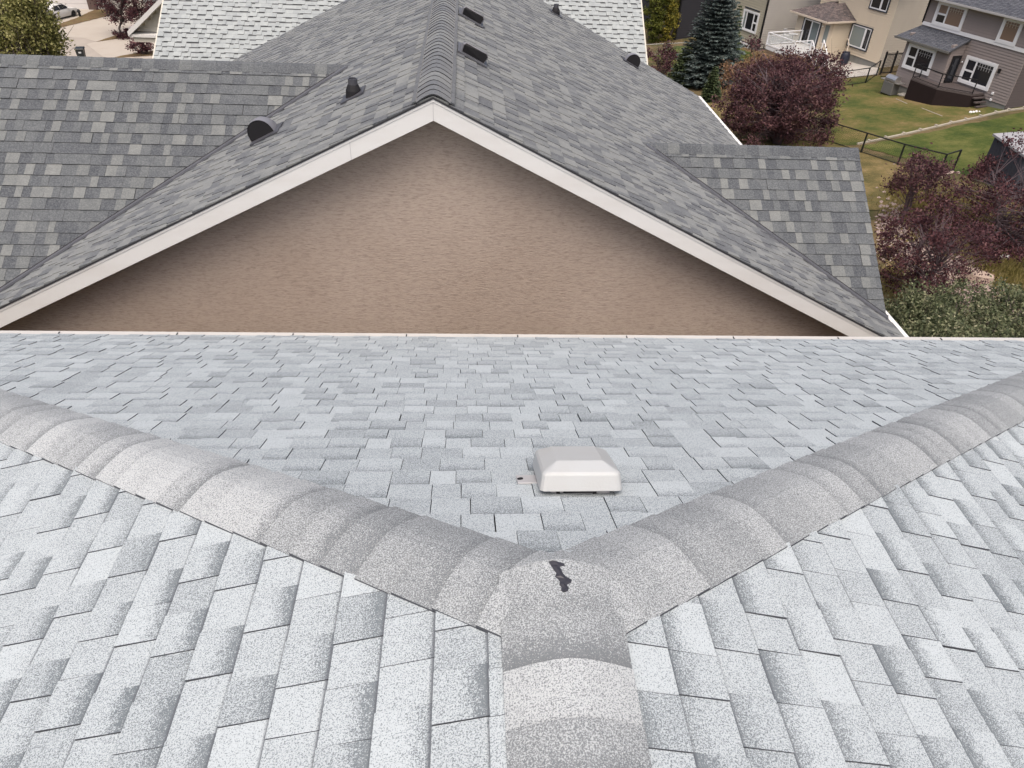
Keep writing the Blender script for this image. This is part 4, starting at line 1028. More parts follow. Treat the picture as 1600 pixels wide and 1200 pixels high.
# navy barrel
bp = ground(1317, 101)
br = thing('rain_barrel', 'navy blue rain barrel against the foundation of the cream house', 'barrel', bp); bf = frame(bp, (1, 0, 0), (0, 1, 0), UPZ)
mb = MB(); mb.lathe(bf, [(.30, 0), (.36, .15), (.40, .45), (.37, .8), (.30, .98), (.28, 1.0)], 18); mb.build('body', M['navy'], br, smooth=True)
mb = MB(); mb.lathe(bf, [(.31, .99), (.31, 1.03), (.1, 1.06)], 18); mb.build('lid', M['navy'], br)
mb = MB(); mb.tube([bf(0.05, .1, 1.0), bf(.12, .25, 1.6), f(3.25, .12, 1.2)], [.045, .045, .045]); mb.build('downspout', M['trim_cream'], br)
# iron gate between cream and grey houses
gp = ground(1374, 117); gt = thing('iron_gate', 'black wrought iron gate between the cream house and the grey house', 'gate', gp)
gtf = frame(gp, E2, E1, UPZ)
for x in (0.0, 1.05, 2.0): mb = MB(); mb.box(gtf, (x, -.05, 0), (x + .10, .05, 1.75)); mb.build('post', M['black'], gt)
for q in ((.1, 1.5, 1.05), (.1, .12, 1.05), (1.15, 1.5, 2.0), (1.15, .12, 2.0)):
    mb = MB(); mb.box(gtf, (q[0], -.02, q[1]), (q[2], .02, q[1] + .06)); mb.build('rail', M['black'], gt)
for i in range(14):
    x = .16 + i * .13
    if 1.0 < x < 1.2: continue
    mb = MB(); mb.box(gtf, (x, -.012, .12), (x + .03, .012, 1.62)); mb.build('bar', M['black'], gt)

# ---- olive house
C, K, f, s = facade(1184, 80)
oh = thing('house', 'khaki sided house with white framed window behind the blue spruce', 'house', C)
lap_wall(f, 4.3, 0, 0.3, 5.0, 'wall', M['sid_olive'], oh)
slab(f, [(4.2, -0.02), (0.03, -0.02), (0.03, -.3), (4.2, -.3)], -1.0, 0.3, 'foundation', M['found'], oh)
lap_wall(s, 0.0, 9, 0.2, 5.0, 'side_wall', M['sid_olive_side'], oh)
slab(s, [(0.05, -0.05), (9, -0.05), (9, -.3), (.05, -.3)], -1.5, 0.2, 'foundation', M['found'], oh)
tri_shingles(f, [(-0.6, 0.5, 5.0), (4.8, 0.5, 5.0), (4.8, -4, 7.2), (-0.6, -4, 7.2)], 'roof', M['brown_tab'], oh, seed=67)
win(f, 2.44, 0.62, 0.98, 2.32, oh, M['trim_white'], 0.10, [(0, .2, 0, 1, gm), (.2, .72, 0, 1, gg), (.72, 1, 0, .5, gg), (.72, 1, .5, 1, gg)], off=0.04, bar=0.10, lb='white framed window beside the spruce')
win(f, 2.3, 1.05, -0.12, 0.2, oh, M['trim_white'], 0.05, [(0, .5, 0, 1, gg), (.5, 1, 0, 1, gg)], off=0.04, bar=0.07, lb='small basement window')
mb = MB(); mb.box(f, (-.05, .02, 0), (.05, .12, 5.0)); mb.build('downspout', M['black'], oh)
mb = MB(); mb.box(f, (0.7, .03, 2.40), (2.4, .08, 2.48)); mb.build('head_trim', M['trim_dark'], oh)
# ---- dark house
C, K, f, s = facade(1056, 62)
dh = thing('house', 'charcoal sided house behind the yellow green poplars', 'house', C)
lap_wall(f, 9, 0, 0.0, 5.0, 'wall', M['sid_dark'], dh); lap_wall(s, 0, 8, 0.0, 5.0, 'side_wall', M['sid_dark'], dh)
tri_shingles(f, [(-0.6, 0.5, 5.0), (9.5, 0.5, 5.0), (9.5, -4, 7.2), (-0.6, -4, 7.2)], 'roof', M['slate_tab'], dh, seed=68)
win(f, 2.0, .9, .15, 1.4, dh, M['trim_white'], 0.06, [(0, 1, 0, 1, gm)], off=0.04, bar=0.06, lb='window near the corner')
mb = MB(); mb.box(f, (-.05, .02, 0), (.05, .12, 5.0)); mb.build('downspout', M['black'], dh)

# ---- house with the garage, top left
p0 = ground(140, 15.5); p1 = ground(60, 14)
lg = thing('house', 'house with a white garage door and brown brick pier across the street', 'house', p0)
hd = (p1 - p0); hd.z = 0; hd.normalize(); bk = W(-hd.y, hd.x, 0); bk = bk if bk.y > 0 else -bk
gfm = frame(p0 - W(0, 0, 1.0), hd, bk, UPZ)
mb = MB(); mb.box(gfm, (-6, .25, 0), (9, 9, 7)); mb.build('wall', M['sid_porch'], lg)
for i in range(4):
    mb = MB(); mb.bbox(gfm, (0.05, .12, 1.0 + i * .6), (5.2, .22, 1.58 + i * .6), .02); mb.build('garage_panel', M['garage'], lg)
mb = MB(); mb.box(gfm, (-.9, -.1, 0), (0.02, .3, 4)); mb.build('brick_pier', M['brick'], lg)
mb = MB(); mb.box(gfm, (-4, .05, 0), (-.95, .24, 4)); mb.build('entry_wall', M['sid_olive_side'], lg)
mb = MB(); mb.raw([gfm(-6.5, -.5, 7), gfm(9.5, -.5, 7), gfm(9.5, 9.5, 7), gfm(-6.5, 9.5, 7), gfm(-2, 4.5, 9.5), gfm(5, 4.5, 9.5)], [(0, 1, 5, 4), (1, 2, 5), (2, 3, 4, 5), (3, 0, 4), (0, 1, 2, 3)]); mb.build('roof', M['slate_tab'], lg)

# ================================================================== FENCES, TIMBERS, SHED
def chain_fence(pts, hgt, label, mat, r=0.038, mesh=True, bottom=True):
    t_ = thing('chain_link_fence', label, 'fence', pts[0])
    for p in pts:
        mb = MB(); mb.tube([p - W(0, 0, .2), p + W(0, 0, hgt + .03)], [r * 1.35, r * 1.35], 6); mb.build('post', mat, t_)
    for a, b in zip(pts[:-1], pts[1:]):
        mb = MB(); mb.tube([a + W(0, 0, hgt), b + W(0, 0, hgt)], [r, r], 6); mb.build('rail', mat, t_)
        if bottom: mb = MB(); mb.tube([a + W(0, 0, .08), b + W(0, 0, .08)], [r * .6, r * .6], 5); mb.build('tension_wire', mat, t_)
        mb = MB(); d = (b - a); L = d.length; n = int(L / 0.16); h = d.normalized(); wv = 0.0035
        for k in range(-int(hgt / .16), n):
            for sg in (1, -1):
                x0, x1 = k * .16, k * .16 + hgt; z0, z1 = (0.05, hgt) if sg > 0 else (hgt, .05)
                u0, u1 = clamp(x0, 0, L), clamp(x1, 0, L)
                if u1 - u0 < .03: continue
                za = z0 + (z1 - z0) * (u0 - x0) / (x1 - x0); zb_ = z0 + (z1 - z0) * (u1 - x0) / (x1 - x0)
                P = a + h * u0; Q = a + h * u1
                mb.face([P + W(0, 0, za - wv), Q + W(0, 0, zb_ - wv), Q + W(0, 0, zb_ + wv), P + W(0, 0, za + wv)])
        mb.build('wire_mesh', mat, t_, kind='stuff')
    return t_
F0 = [ground(1232, 203), ground(1291, 221), ground(1345, 239), ground(1402, 258), ground(1466, 275), ground(1488, 268)]
chain_fence(F0, 1.12, 'dark chain link fence running behind the purple shrubs, at the edge of the dry grass', M['fence_dark'])
chain_fence([ground(1250, 142), ground(1305, 137), ground(1352, 130), ground(1369, 118)], 1.12, 'dark chain link fence in front of the concrete patio', M['fence_dark'])
chain_fence([ground(1000, 88), ground(1040, 86), ground(1085, 84), ground(1130, 82)], 1.0, 'pale galvanised chain link fence below the yellow poplars', M['fence_gal'], r=.035)
chain_fence([ground(1150, 92), ground(1172, 90), ground(1190, 88)], 1.0, 'short dark chain link fence beside the khaki house', M['fence_dark'], r=.03)
ed = thing('landscape_edging', 'stepped row of pale landscape timbers dividing the two lawns', 'edging', ground(1400, 213))
tp = [(1338, 226.5), (1358, 222.5), (1384, 217), (1412, 211), (1438, 205), (1463, 199), (1486, 193.5), (1509, 188.5), (1532, 183.5), (1556, 177.5), (1576, 173.5), (1600, 170.5), (1625, 168)]
for i in range(len(tp) - 1):
    a, b = ground(*tp[i]), ground(*tp[i + 1]); h = (b - a).normalized(); n_ = h.cross(UPZ).normalized(); m_ = frame(a + W(0, 0, .02), h, n_, UPZ)
    mb = MB(); L = (b - a).length; mb.bbox(m_, (.05, -.055, -.1), (L - .1, .055, .09), .015); mb.build('timber', M['timber'], ed)
    mb = MB(); mb.bbox(m_, (L - .10, -.11, -.1), (L + .03, .05, .15), .01); mb.build('stake', M['timber'], ed)
ed2 = thing('lawn_edging', 'thin pale edging strip in the grass in front of the dark deck', 'edging', ground(1440, 170))
e2 = [(1400, 155), (1417, 162.5), (1440, 169.5), (1472, 182)]
for i in (0, 2, ):
    a, b = ground(*e2[i]), ground(*e2[i + 1]); h = (b - a).normalized(); mb = MB(); mb.box(frame(a, h, h.cross(UPZ), UPZ), (0, -.035, 0), ((b - a).length, .035, .04)); mb.build('strip', M['timber'], ed2)
mb = MB(); pv = ground(1418, 147.5); mb.bbox(rotz(pv, .5), (-.9, -.25, .0), (.4, .25, .09), .02)
o = mb.build('paving_slab', M['patio']); o['label'] = 'small pale concrete slab between the grill and the dark deck'; o['category'] = 'paving slab'
# shed
sc_ = ground(1545, 262); zt = gz(sc_.x, sc_.y) + 2.05
cA = atz(1552, 208, sc_.z + 2.15); sh = thing('garden_shed', 'dark blue grey garden shed with faded grey roof behind the purple tree', 'shed', W(cA.x, cA.y, sc_.z))
cB = atz(1600, 241, sc_.z + 2.15); hx_ = (cB - cA); hx_.z = 0; hx_.normalize(); hy_ = W(-hx_.y, hx_.x, 0); hy_ = hy_ if hy_.x > 0 else -hy_
sf = frame(W(cA.x, cA.y, sc_.z), hx_, hy_, UPZ)
mb = MB()
mb.box(sf, (.12, .12, -.5), (3.0, 3.0, 2.02)); mb.build('wall', M['shed'], sh)
for i in range(14):
    mb = MB(); mb.box(sf, (.12 + i * .205, .085, -.3), (.12 + i * .205 + .195, .118, 2.0)); mb.build('plank', M['shed'], sh)
for i in range(14):
    mb = MB(); mb.box(sf, (.085, .12 + i * .205, -.3), (.118, .12 + i * .205 + .195, 2.0)); mb.build('plank', M['shed'], sh)
mb = MB(); mb.raw([sf(0, 0, 2.03), sf(3.12, 0, 2.03), sf(3.12, 3.12, 2.45), sf(0, 3.12, 2.45), sf(0, 0, 2.13), sf(3.12, 0, 2.13), sf(3.12, 3.12, 2.55), sf(0, 3.12, 2.55)], [(0, 1, 2, 3), (4, 5, 6, 7), (0, 1, 5, 4), (1, 2, 6, 5), (2, 3, 7, 6), (3, 0, 4, 7)]); mb.build('roof', M['shed_roof'], sh)

# ================================================================== STREET SIDE OBJECTS
# white car, front pointing right
ca, cb = ground(50, 44), ground(118, 26.5); hc = (cb - ca); hc.z = 0; hc.normalize()
side_n = W(-hc.y, hc.x, 0); side_n = side_n if side_n.y > 0 else -side_n       # away from us
CO = cb - hc * 3.75; CO.z = gz(CO.x, CO.y) + .05
cm = frame(CO, hc, side_n, UPZ)
car = thing('parked_car', 'white sedan parked on the driveway behind the leafy street tree', 'car', CO)
def section(x, w0, w1, zb_, zs, zt_, wt):
    # half-outline at station x, mirrored; returns ring of points
    pts = [(w0, zb_), (w1, zb_ + .18), (w1 + .01, zs * .75), (w1 - .04, zs), (wt, zt_)]
    c = .92
    return [cm(x, c - p, z) for p, z in pts] + [cm(x, c + p, z) for p, z in pts[::-1]]
st = [(-.05, .70, .78, .32, .62, .70, .66), (.15, .80, .86, .22, .80, .88, .74), (.75, .84, .90, .20, .90, 1.0, .74), (1.1, .84, .91, .20, .93, 1.25, .62), (1.6, .84, .91, .2, .93, 1.42, .58), (2.5, .84, .91, .2, .92, 1.43, .58), (3.2, .84, .91, .2, .90, 1.15, .66), (3.5, .84, .91, .20, .88, .95, .72), (4.1, .82, .89, .20, .78, .84, .70), (4.45, .74, .82, .24, .66, .72, .62), (4.58, .62, .70, .32, .52, .60, .5)]
mb = MB(); V = []; 
for q in st: V += section(*q)
F = []
for i in range(len(st) - 1):
    for k in range(10): F.append((i * 10 + k, i * 10 + (k + 1) % 10, (i + 1) * 10 + (k + 1) % 10, (i + 1) * 10 + k))
F += [tuple(range(10)), tuple((len(st) - 1) * 10 + k for k in range(10))]
mb.raw(V, F); bo = mb.build('body', M['car'], car, smooth=True); bo.modifiers.new('es', 'EDGE_SPLIT').split_angle = R_(32)
for c_ in (-1, 1):
    mb = MB()
    for (x0, x1, xa, xb) in ((1.15, 2.0, 1.45, 2.0), (2.06, 3.25, 2.06, 2.75)):
        y0 = .92 + c_ * .885; y1 = .92 + c_ * .63; mb.face([cm(x0, y0, .95), cm(x1, y0, .95), cm(xb, y1, 1.36), cm(xa, y1, 1.36)])
        mb.face([cm(x0, y0 - c_ * .02, .95), cm(x1, y0 - c_ * .02, .95), cm(xb, y1 - c_ * .02, 1.36), cm(xa, y1 - c_ * .02, 1.36)])
    mb.build('side_window', M['glass'], car)
mb = MB(); mb.face([cm(3.42, .92 - .66, 1.0), cm(3.42, .92 + .66, 1.0), cm(2.62, .92 + .54, 1.438), cm(2.62, .92 - .54, 1.438)]); mb.build('windscreen', M['glass'], car)
for x in (.85, 3.65):
    for c_ in (-1, 1):
        wf = frame(cm(x, .92 + c_ * .80, .33), hc, UPZ, side_n * c_)
        mb = MB(); mb.lathe(wf, [(.18, -.06), (.33, -.08), (.34, .0), (.34, .1), (.31, .125), (.23, .125)], 20); wo = mb.build('wheel', M['tyre'], car)
        mb = MB(); mb.lathe(wf, [(.225, .10), (.225, .128), (.19, .10), (.06, .115), (.03, .13)], 20); mb.build('rim', M['rim'], wo)
for c_ in (-1, 1):
    mb = MB(); mb.bbox(cm, (4.25, .92 + c_ * .62 - .16, .58), (4.47, .92 + c_ * .62 + .16, .72), .03); mb.build('headlight', M['glass_mid'], car)
    mb = MB(); mb.bbox(cm, (2.95, .92 + c_ * .98 - .09, .92), (3.1, .92 + c_ * .98 + .09, 1.04), .03); mb.build('wing_mirror', M['car'], car)
# bollard-like hydrant
hp = ground(125.5, 26.5); hy = thing('standpipe', 'small dark standpipe on the verge beside the white car', 'standpipe', hp); mb = MB()
mb.lathe(frame(hp, (1, 0, 0), (0, 1, 0), UPZ), [(.12, 0), (.12, .5), (.16, .52), (.16, .6), (.1, .75), (.04, .8)], 12); mb.build('pipe', M['black'], hy)
mb = MB(); mb.tube([hp + W(-.2, 0, .55), hp + W(.2, 0, .55)], [.05, .05]); mb.build('outlet', M['black'], hy)
# wheelie bin
bp = ground(131, 99); bn = thing('wheelie_bin', 'black wheeled garbage bin with white sticker standing on the street', 'bin', bp)
bm_ = rotz(bp, R_(12))
def taper(m, w0, d0, w1, d1, z0, z1):
    V = [m(-w0, -d0, z0), m(w0, -d0, z0), m(w0, d0, z0), m(-w0, d0, z0), m(-w1, -d1, z1), m(w1, -d1, z1), m(w1, d1, z1), m(-w1, d1, z1)]
    return V, [(0, 1, 2, 3), (4, 5, 6, 7), (0, 1, 5, 4), (1, 2, 6, 5), (2, 3, 7, 6), (3, 0, 4, 7)]
mb = MB(); mb.raw(*taper(bm_, .24, .27, .33, .38, .08, 1.25)); mb.build('body', M['bin'], bn)
mb = MB(); mb.raw(*taper(bm_, .38, .43, .33, .38, 1.252, 1.34)); mb.tube([bm_(-.3, .46, 1.25), bm_(.3, .46, 1.25)], [.03, .03]); mb.build('lid', M['bin'], bn)
for c_ in (-1, 1): mb = MB(); mb.lathe(frame(bm_(c_ * .3, .25, .13), (0, 1, 0), (0, 0, 1), (1, 0, 0)), [(.13, -.03), (.13, .03)], 14); mb.build('wheel', M['tyre'], bn)
mb = MB(); mb.raw([bm_(-.10, -.347 - .002, .92), bm_(.12, -.349, .92), bm_(.12, -.368, 1.06), bm_(-.10, -.368, 1.06)], [(0, 1, 2, 3)]); mb.build('sticker', M['label'], bn)
# marker post under the street tree
pp = ground(60, 96); mk_ = thing('marker_post', 'slim pale marker post under the leafy street tree', 'post', pp)
mb = MB(); mb.box(rotz(pp, .2), (-.07, -.07, 0), (.07, .07, 1.3)); mb.build('post', M['trim_white'], mk_)
mb = MB(); mb.box(rotz(pp, .2), (.08, -.1, 0), (.3, .1, 1.15)); mb.build('box', M['plastic_base'], mk_)
# stone slab + white object under the purple tree
sp = ground(1524, 437); mb = MB(); m_ = rotz(sp, -.35); ring = [(-.75, .35), (-.5, .55), (.1, .42), (.6, .1), (.55, -.25), (.1, -.35), (-.35, -.15)]
V = [m_(x, y, .0) for x, y in ring] + [m_(x * .95, y * .95, .28) for x, y in ring]; n = len(ring)
mb.raw(V, [tuple(range(n, 2 * n))] + [(i, (i + 1) % n, n + (i + 1) % n, n + i) for i in range(n)]); o = mb.build('landscape_rock', M['stone']); o['label'] = 'flat pinkish sandstone rock under the purple leaved tree'; o['category'] = 'rock'
sp = ground(1567, 405); mb = MB(); m_ = rotz(sp, .2); mb.bbox(m_, (-.22, -.12, .0), (.22, .12, .2), .05); o = mb.build('landscape_rock', M['white_stone']); o['label'] = 'small white rock in the yellow weeds under the purple tree'; o['category'] = 'rock'
# pebbles
mb = MB(); r = random.Random(77)
for (cx, cy, rx, ry, n) in ((1395, 350, 30, 45, 260), (1430, 395, 45, 30, 330), (1480, 420, 50, 22, 300), (1525, 460, 45, 32, 380), (1440, 440, 40, 25, 200), (1560, 470, 45, 26, 200), (1468, 270, 25, 6, 60)):
    for i in range(n):
        p = ground(cx + r.gauss(0, rx * .5), cy + r.gauss(0, ry * .5)); s_ = r.uniform(.05, .13); a0 = r.random() * 3
        P = [p + W(math.cos(a0 + k * 1.257) * s_ * r.uniform(.8, 1.2), math.sin(a0 + k * 1.257) * s_ * r.uniform(.7, 1.1), .02) for k in range(5)]; t_ = p + W(0, 0, s_ * .8)
        for k in range(5): mb.face([P[k], P[(k + 1) % 5], t_])
mb.build('pebbles', M['pebble'], kind='stuff')

# ================================================================== VEGETATION
def leaf(V, F, c, s, r, flat=0.0, el=1.0):
    a = Vector((r.gauss(0, 1), r.gauss(0, 1), r.gauss(0, 1 - flat))).normalized(); b = a.cross(Vector((r.gauss(0, 1), r.gauss(0, 1), r.gauss(0, 1)))).normalized()
    i = len(V); n = a.cross(b)
    V.append(c - a * s * el); V.append(c + b * s * .5 + n * s * .12); V.append(c + a * s * el); V.append(c - b * s * .5 + n * s * .12)
    F.append((i, i + 1, i + 2, i + 3))
def broad_tree(name, label, cat, base, height, rx, rz, ncl, nlf, ls, leafm, seed, barkm=None, trunk_r=None, group=None, clr=0.5, zc=None, lean=(0, 0), bare=0.0, shell=0.55, ry=None, bush=False, strunks=1, twigs=4, centres=None):
    r = random.Random(seed); t_ = thing(name, label, cat, base, group); ry = ry or rx
    zc = zc if zc is not None else height - rz; C_ = base + W(lean[0], lean[1], zc); cl = []
    while len(cl) < ncl:
        v = Vector((r.uniform(-1, 1), r.uniform(-1, 1), r.uniform(-1, 1)))
        if v.length > 1 or r.random() > shell + (1 - shell) * v.length ** 2: continue
        lump = 1 + .18 * math.sin(v.x * 5 + seed) * math.cos(v.z * 4 + seed * 2) + .12 * math.sin(v.y * 7)
        cl.append(C_ + Vector((v.x * rx, v.y * ry, v.z * rz)) * lump)
    bark = MB(); tr = trunk_r or height * .018
    ends = []
    for k in range(strunks):
        off = W(r.uniform(-1, 1), r.uniform(-1, 1), 0) * (0.12 * rx if strunks > 1 else 0)
        pts = [base - W(0, 0, .3) + off * .4]
        for i in range(1, 7):
            q = i / 6; pts.append(base.lerp(C_ + off * 4 + W(0, 0, rz * .55), q) + W(r.uniform(-1, 1), r.uniform(-1, 1), 0) * tr * 2.5)
        bark.tube(pts, [tr * (1.25 - .95 * i / 6) for i in range(7)], 8); ends.append(pts)
    bark.build('trunk', barkm or M['bark'], t_, smooth=True)
    br_ = MB()
    for i, c in enumerate(cl):
        if i % 2 == 0 or bare:
            pts = ends[i % len(ends)]; hgt = clamp((c.z - base.z) / max(.1, (pts[-1].z - base.z)) * .62, .1, .97); k = hgt * 6; a = pts[int(k)].lerp(pts[min(6, int(k) + 1)], k - int(k))
            mid = a.lerp(c, .5) + W(r.uniform(-1, 1), r.uniform(-1, 1), r.uniform(-.2, 1)) * (c - a).length * .12
            br_.tube([a, mid, c], [tr * .38, tr * .2, tr * .07], 5, cap=False)
            for j in range(twigs):
                e = c + Vector((r.gauss(0, 1), r.gauss(0, 1), r.gauss(.3, .8))) * clr * .95; q = mid.lerp(c, r.random()); br_.tube([q, q.lerp(e, .5) + W(0, 0, r.uniform(-.1, .1)), e], [tr * .09, tr * .06, tr * .03], 3, cap=False)
    br_.build('branches', M['twig'] if bare else (barkm or M['bark']), t_, kind='stuff')
    V, F = [], []
    for c in cl:
        m_ = int(nlf / ncl * r.uniform(.4, 1.6)); sc = clr * r.uniform(.6, 1.25)
        for i in range(m_):
            p = c + Vector((r.gauss(0, .5), r.gauss(0, .5), r.gauss(0, .42))) * sc
            if p.z < base.z + .05: p.z = base.z + .05 + r.random() * .2
            leaf(V, F, p, ls * r.uniform(.6, 1.4), r)
    mb = MB(); mb.v = [tuple(v) for v in V]; mb.f = F; mb.c = [None] * len(F)
    mb.build('crown', leafm, t_, kind='stuff')
    return t_
def scale_at(base): return base.dot(FWD) / FPX       # metres per photo pixel there
def spruce(label, base, height, rad, seed, mat, nlev=26, group=None, dens=1.0):
    r = random.Random(seed); t_ = thing('spruce_tree', label, 'tree', base, group)
    mb = MB(); mb.tube([base - W(0, 0, .3), base + W(0, 0, height)], [height * .016, .01], 8); mb.build('trunk', M['bark'], t_)
    V, F = [], []; br_ = MB()
    for i in range(nlev):
        q = i / (nlev - 1); z = height * (.06 + .93 * q); R0 = rad * (1 - q) ** .85 + .08; nbr = max(5, int((12 - 6 * q) * dens))
        for k in range(nbr):
            a = 2 * math.pi * (k + r.random() * .7) / nbr + i; L = R0 * r.uniform(.72, 1.12); d = W(math.cos(a), math.sin(a), 0); p0 = base + W(0, 0, z)
            lift = .18 + .35 * q; tip = p0 + d * L + W(0, 0, -L * .22 + lift * L * .5)
            md = p0 + d * L * .5 + W(0, 0, -L * .12); br_.tube([p0, md, tip], [.03, .02, .008], 3, cap=False)
            ns = int(16 * L / rad * dens) + 5; sd_ = d.cross(UPZ)
            for j in range(ns):
                u = .15 + .85 * (j + r.random()) / ns; c = p0.lerp(md, u * 2) if u < .5 else md.lerp(tip, u * 2 - 1)
                wdt = L * .32 * (1.15 - u)
                for e in range(5):
                    sdn = r.uniform(-1, 1); dirv = (d * .7 + sd_ * sdn + W(0, 0, r.uniform(-.5, .25))).normalized(); ln = r.uniform(.14, .30) * (.6 + L * .18)
                    b0 = c + sd_ * sdn * wdt; n = dirv.cross(Vector((r.gauss(0, .4), r.gauss(0, .4), 1))).normalized() * ln * .17; ii = len(V)
                    V += [b0 - n, b0 + dirv * ln * .5 - n * 1.3 + W(0, 0, .02), b0 + dirv * ln, b0 + dirv * ln * .5 + n * 1.3]; F.append((ii, ii + 1, ii + 2, ii + 3))
    br_.build('branches', M['bark'], t_, kind='stuff')
    mb = MB(); mb.v = [tuple(v) for v in V]; mb.f = F; mb.c = [None] * len(F); mb.build('needles', mat, t_, kind='stuff')
    return t_
# street side
b = ground(82, 108); b2 = ground(20, 112)
b = W(b.x * .62, b.y * .62, 0); b.z = gz(b.x, b.y); 
def tree_at(px, dist_y, py_top, py_bot):
    """base point straight below the crown centre column, at forward distance dist_y"""
    d = ray(px, (py_top + py_bot) / 2); P = d * (dist_y / d.y); return P
for (px, yd, cyp, rxp, rzp, sd_, lb) in ((50, 31.0, 42, 25, 62, 3, 'leafy cream green street tree nearest the white car'), (-3, 31.5, 40, 24, 66, 4, 'leafy cream green street tree at the left edge of the view')):
    c = tree_at(px, yd, cyp - 10, cyp + 10); sc = c.dot(FWD) / FPX; base = W(c.x, c.y, gz(c.x, c.y))
    broad_tree('deciduous_tree', lb, 'tree', base, c.z - base.z + rzp * sc, rxp * sc, rzp * sc * 1.15, 130, 24000, .058, M['lf_ash'], sd_, clr=.42, zc=c.z - base.z, group='leafy trees along the street')
b = ground(172, 54); sc = scale_at(b)
broad_tree('deciduous_tree', 'dark plum leaved tree behind the porch roof', 'tree', ground(190, 57), 5.4, 44 * sc, 2.3, 90, 9500, .10, M['lf_purple'], 8, clr=.55, zc=3.4, lean=(1.2, 0.5))
broad_tree('deciduous_tree', 'dark green tree beside the plum leaved tree across the driveway', 'tree', ground(170, 26), 4.5, 1.6, 1.5, 30, 2600, .12, M['lf_green'], 9, clr=.5, zc=3.2)
broad_tree('flowering_shrub', 'dark shrub with white and pink flowers beside the porch', 'shrub', ground(224, 86), 2.0, 1.0, .9, 24, 1800, .09, M['lf_purple'], 10, clr=.38, zc=1.0)
b = ground(217, 68); V, F = [], []; r = random.Random(3)
broad_tree('flower_clump', 'clump of white and pink flowers on the dark shrub by the porch', 'flowers', ground(222, 78) + W(0, 0, .1), 1.9, .8, .3, 8, 90, .09, M['flower'], 17, clr=.35, zc=1.7)
broad_tree('low_shrub', 'low dark shrub at the foot of the plum tree', 'shrub', ground(193, 60), .9, .9, .4, 14, 900, .08, M['lf_purple'], 18, clr=.3, zc=.4)
# poplars
for px, py, w_, sd_, lb in ((1022, 66, 17, 31, 'green columnar poplar beside the pale roof'), (1046, 64, 12, 32, 'yellow columnar poplar beside the charcoal house')):
    b = ground(px - 4, py); sc = scale_at(b)
    broad_tree('poplar_tree', lb, 'tree', b, 9.0, w_ * sc, 4.6, 110, 14000, .10, M['lf_gold'] if sd_ == 32 else leaf_mat('green_gold_leaves', [(0.05, 0.07, 0.012), (0.10, 0.115, 0.02), (0.16, 0.155, 0.03)]), sd_, clr=.42, zc=4.4, group='columnar poplars beside the charcoal house')
# spruces
b = ground(1102, 132); sc = scale_at(b); spruce('tall blue spruce between the khaki house and the grey roof', b, 9.5, 52 * sc, 41, M['lf_spruce'], 36, dens=1.7)
spruce('medium green spruce left of the tall blue spruce', ground(1062, 134), 2.9, 22 * scale_at(ground(1062, 134)), 42, M['lf_fir'], 18)
spruce('smallest green spruce in the yellow grass below the blue spruce', ground(1108, 158), 2.4, 15 * scale_at(ground(1108, 158)), 43, M['lf_fir'], 16)
spruce('slender green spruce right of the tall blue spruce', ground(1138, 98), 4.6, 15 * scale_at(ground(1138, 98)), 44, M['lf_fir'], 20)
# shrubs behind the neighbour's roof
broad_tree('purple_shrub', 'low purple shrub left of the small spruces', 'shrub', ground(1035, 118), 2.3, 1.9, 1.0, 34, 3200, .08, M['lf_plum_far'], 51, clr=.45, zc=1.2, bush=True, strunks=3)
for px, py, w_, h_, sd_, lb in ((1150, 150, 2.0, 2.6, 52, 'rusty leaved shrub right of the blue spruce'), (1185, 128, 1.9, 2.3, 53, 'rusty shrub below the white deck'), (1130, 128, 1.3, 1.6, 54, 'small rusty shrub beneath the blue spruce'), (1225, 122, 1.7, 1.7, 55, 'brown shrub in front of the white deck skirt')):
    broad_tree('rusty_shrub', lb, 'shrub', ground(px, py), h_, w_, h_ * .45, 34, 2600, .08, M['lf_orange'], sd_, clr=.42, zc=h_ * .5, bush=True, strunks=3, bare=1)
# big plum tree
b = ground(1215, 225); sc = scale_at(b)
broad_tree('plum_tree', 'large round plum leaved tree between the grey roof and the olive lawn', 'tree', b, 5.0, 92 * sc, 2.5, 260, 34000, .075, M['lf_plum_far'], 61, M['twig'], trunk_r=.11, clr=.5, zc=2.6, strunks=4, bare=1, shell=.7, lean=(0, .6), twigs=2)
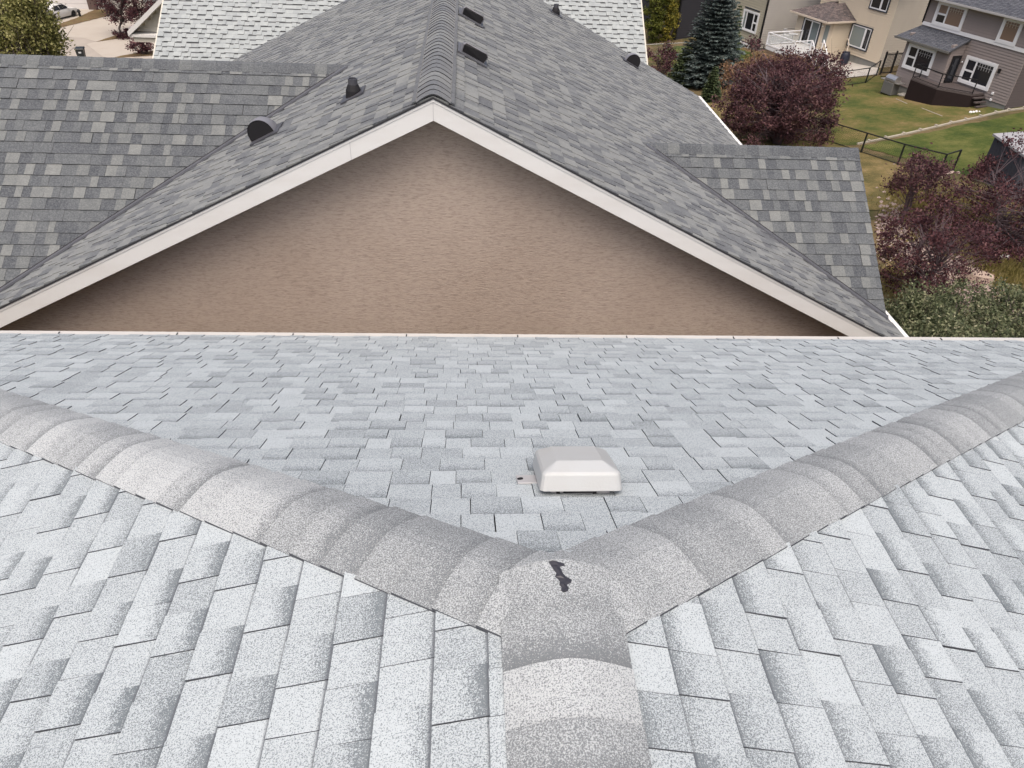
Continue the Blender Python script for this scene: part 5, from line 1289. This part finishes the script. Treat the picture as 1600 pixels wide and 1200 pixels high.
# right hand plum trees, loose crowns
def tree_px(px, py, yd, rxp, rzp, lb, sd_, ncl, nl, ls, mat=None, **kw):
    d = ray(px, py); c = d * (yd / d.y); sc = c.dot(FWD) / FPX; base = W(c.x, c.y, gz(c.x, c.y))
    return broad_tree('plum_tree', lb, 'tree', base, c.z - base.z + rzp * sc, rxp * sc, rzp * sc, ncl, nl, ls, mat or M['lf_purple'], sd_, M['twig'], trunk_r=.055, zc=c.z - base.z, strunks=3, bare=1, twigs=3, **kw)
tree_px(1585, 335, 27.0, 115, 105, 'large spreading plum leaved tree at the right edge in front of the shed', 71, 220, 24000, .055, clr=.40, shell=.35)
tree_px(1455, 400, 22.5, 92, 78, 'loose plum leaved tree beside the end of the grey wing roof', 72, 140, 12000, .05, clr=.34, shell=.35)
tree_px(1440, 275, 29.5, 52, 30, 'small plum shrub growing through the dark chain link fence', 73, 50, 3600, .06, M['lf_plum_far'], clr=.42, shell=.35)
# yellow weeds
mb = MB(); V, F = [], []; r = random.Random(88)
for (cx, cy, rx, ry, n) in ((1440, 320, 50, 30, 1500), (1510, 330, 50, 30, 1200), (1545, 400, 35, 25, 1300), (1580, 440, 30, 30, 900), (1400, 300, 20, 15, 300), (1400, 440, 25, 20, 700)):
    for i in range(n):
        p = ground(cx + r.gauss(0, rx * .5), cy + r.gauss(0, ry * .5)); h = r.uniform(.12, .4); a = r.random() * 6.28; d = W(math.cos(a), math.sin(a), 0) * .03; ii = len(V)
        V += [p - d, p + d, p + W(r.uniform(-.12, .12), r.uniform(-.12, .12), h)]; F.append((ii, ii + 1, ii + 2))
mb.v = [tuple(v) for v in V]; mb.f = F; mb.c = [None] * len(F); mb.build('tall_grass', leaf_mat('yellow_weeds', [(0.12, 0.11, 0.03), (0.24, 0.20, 0.07), (0.32, 0.27, 0.12)]), kind='stuff')
# hedge shrubs near our eave
for i, (px, py, yd, rxp, rzp, lb) in enumerate(((1420, 500, 16.8, 55, 34, 'grey green bush beside the lower corner of the grey wing roof'), (1500, 505, 17.0, 60, 34, 'grey green bush in the middle of the hedge row above our eave'), (1590, 495, 17.2, 62, 40, 'grey green bush at the right edge of the hedge row'), (1470, 560, 14.8, 75, 40, 'bush half hidden below our eave, left of the hedge row'), (1580, 560, 15.0, 80, 42, 'bush half hidden below our eave at the right edge'))):
    d = ray(px, py); c = d * (yd / d.y); sc = c.dot(FWD) / FPX; base = W(c.x, c.y, gz(c.x, c.y))
    broad_tree('hedge_bush', lb, 'bush', base, c.z - base.z + rzp * sc, rxp * sc, max(rzp * sc, 1.0), 90, 9500, .045, M['lf_hedge'], 80 + i, clr=.32, zc=c.z - base.z, strunks=5, group='grey green bushes along the wall of the neighbouring yard', shell=.7, twigs=2)
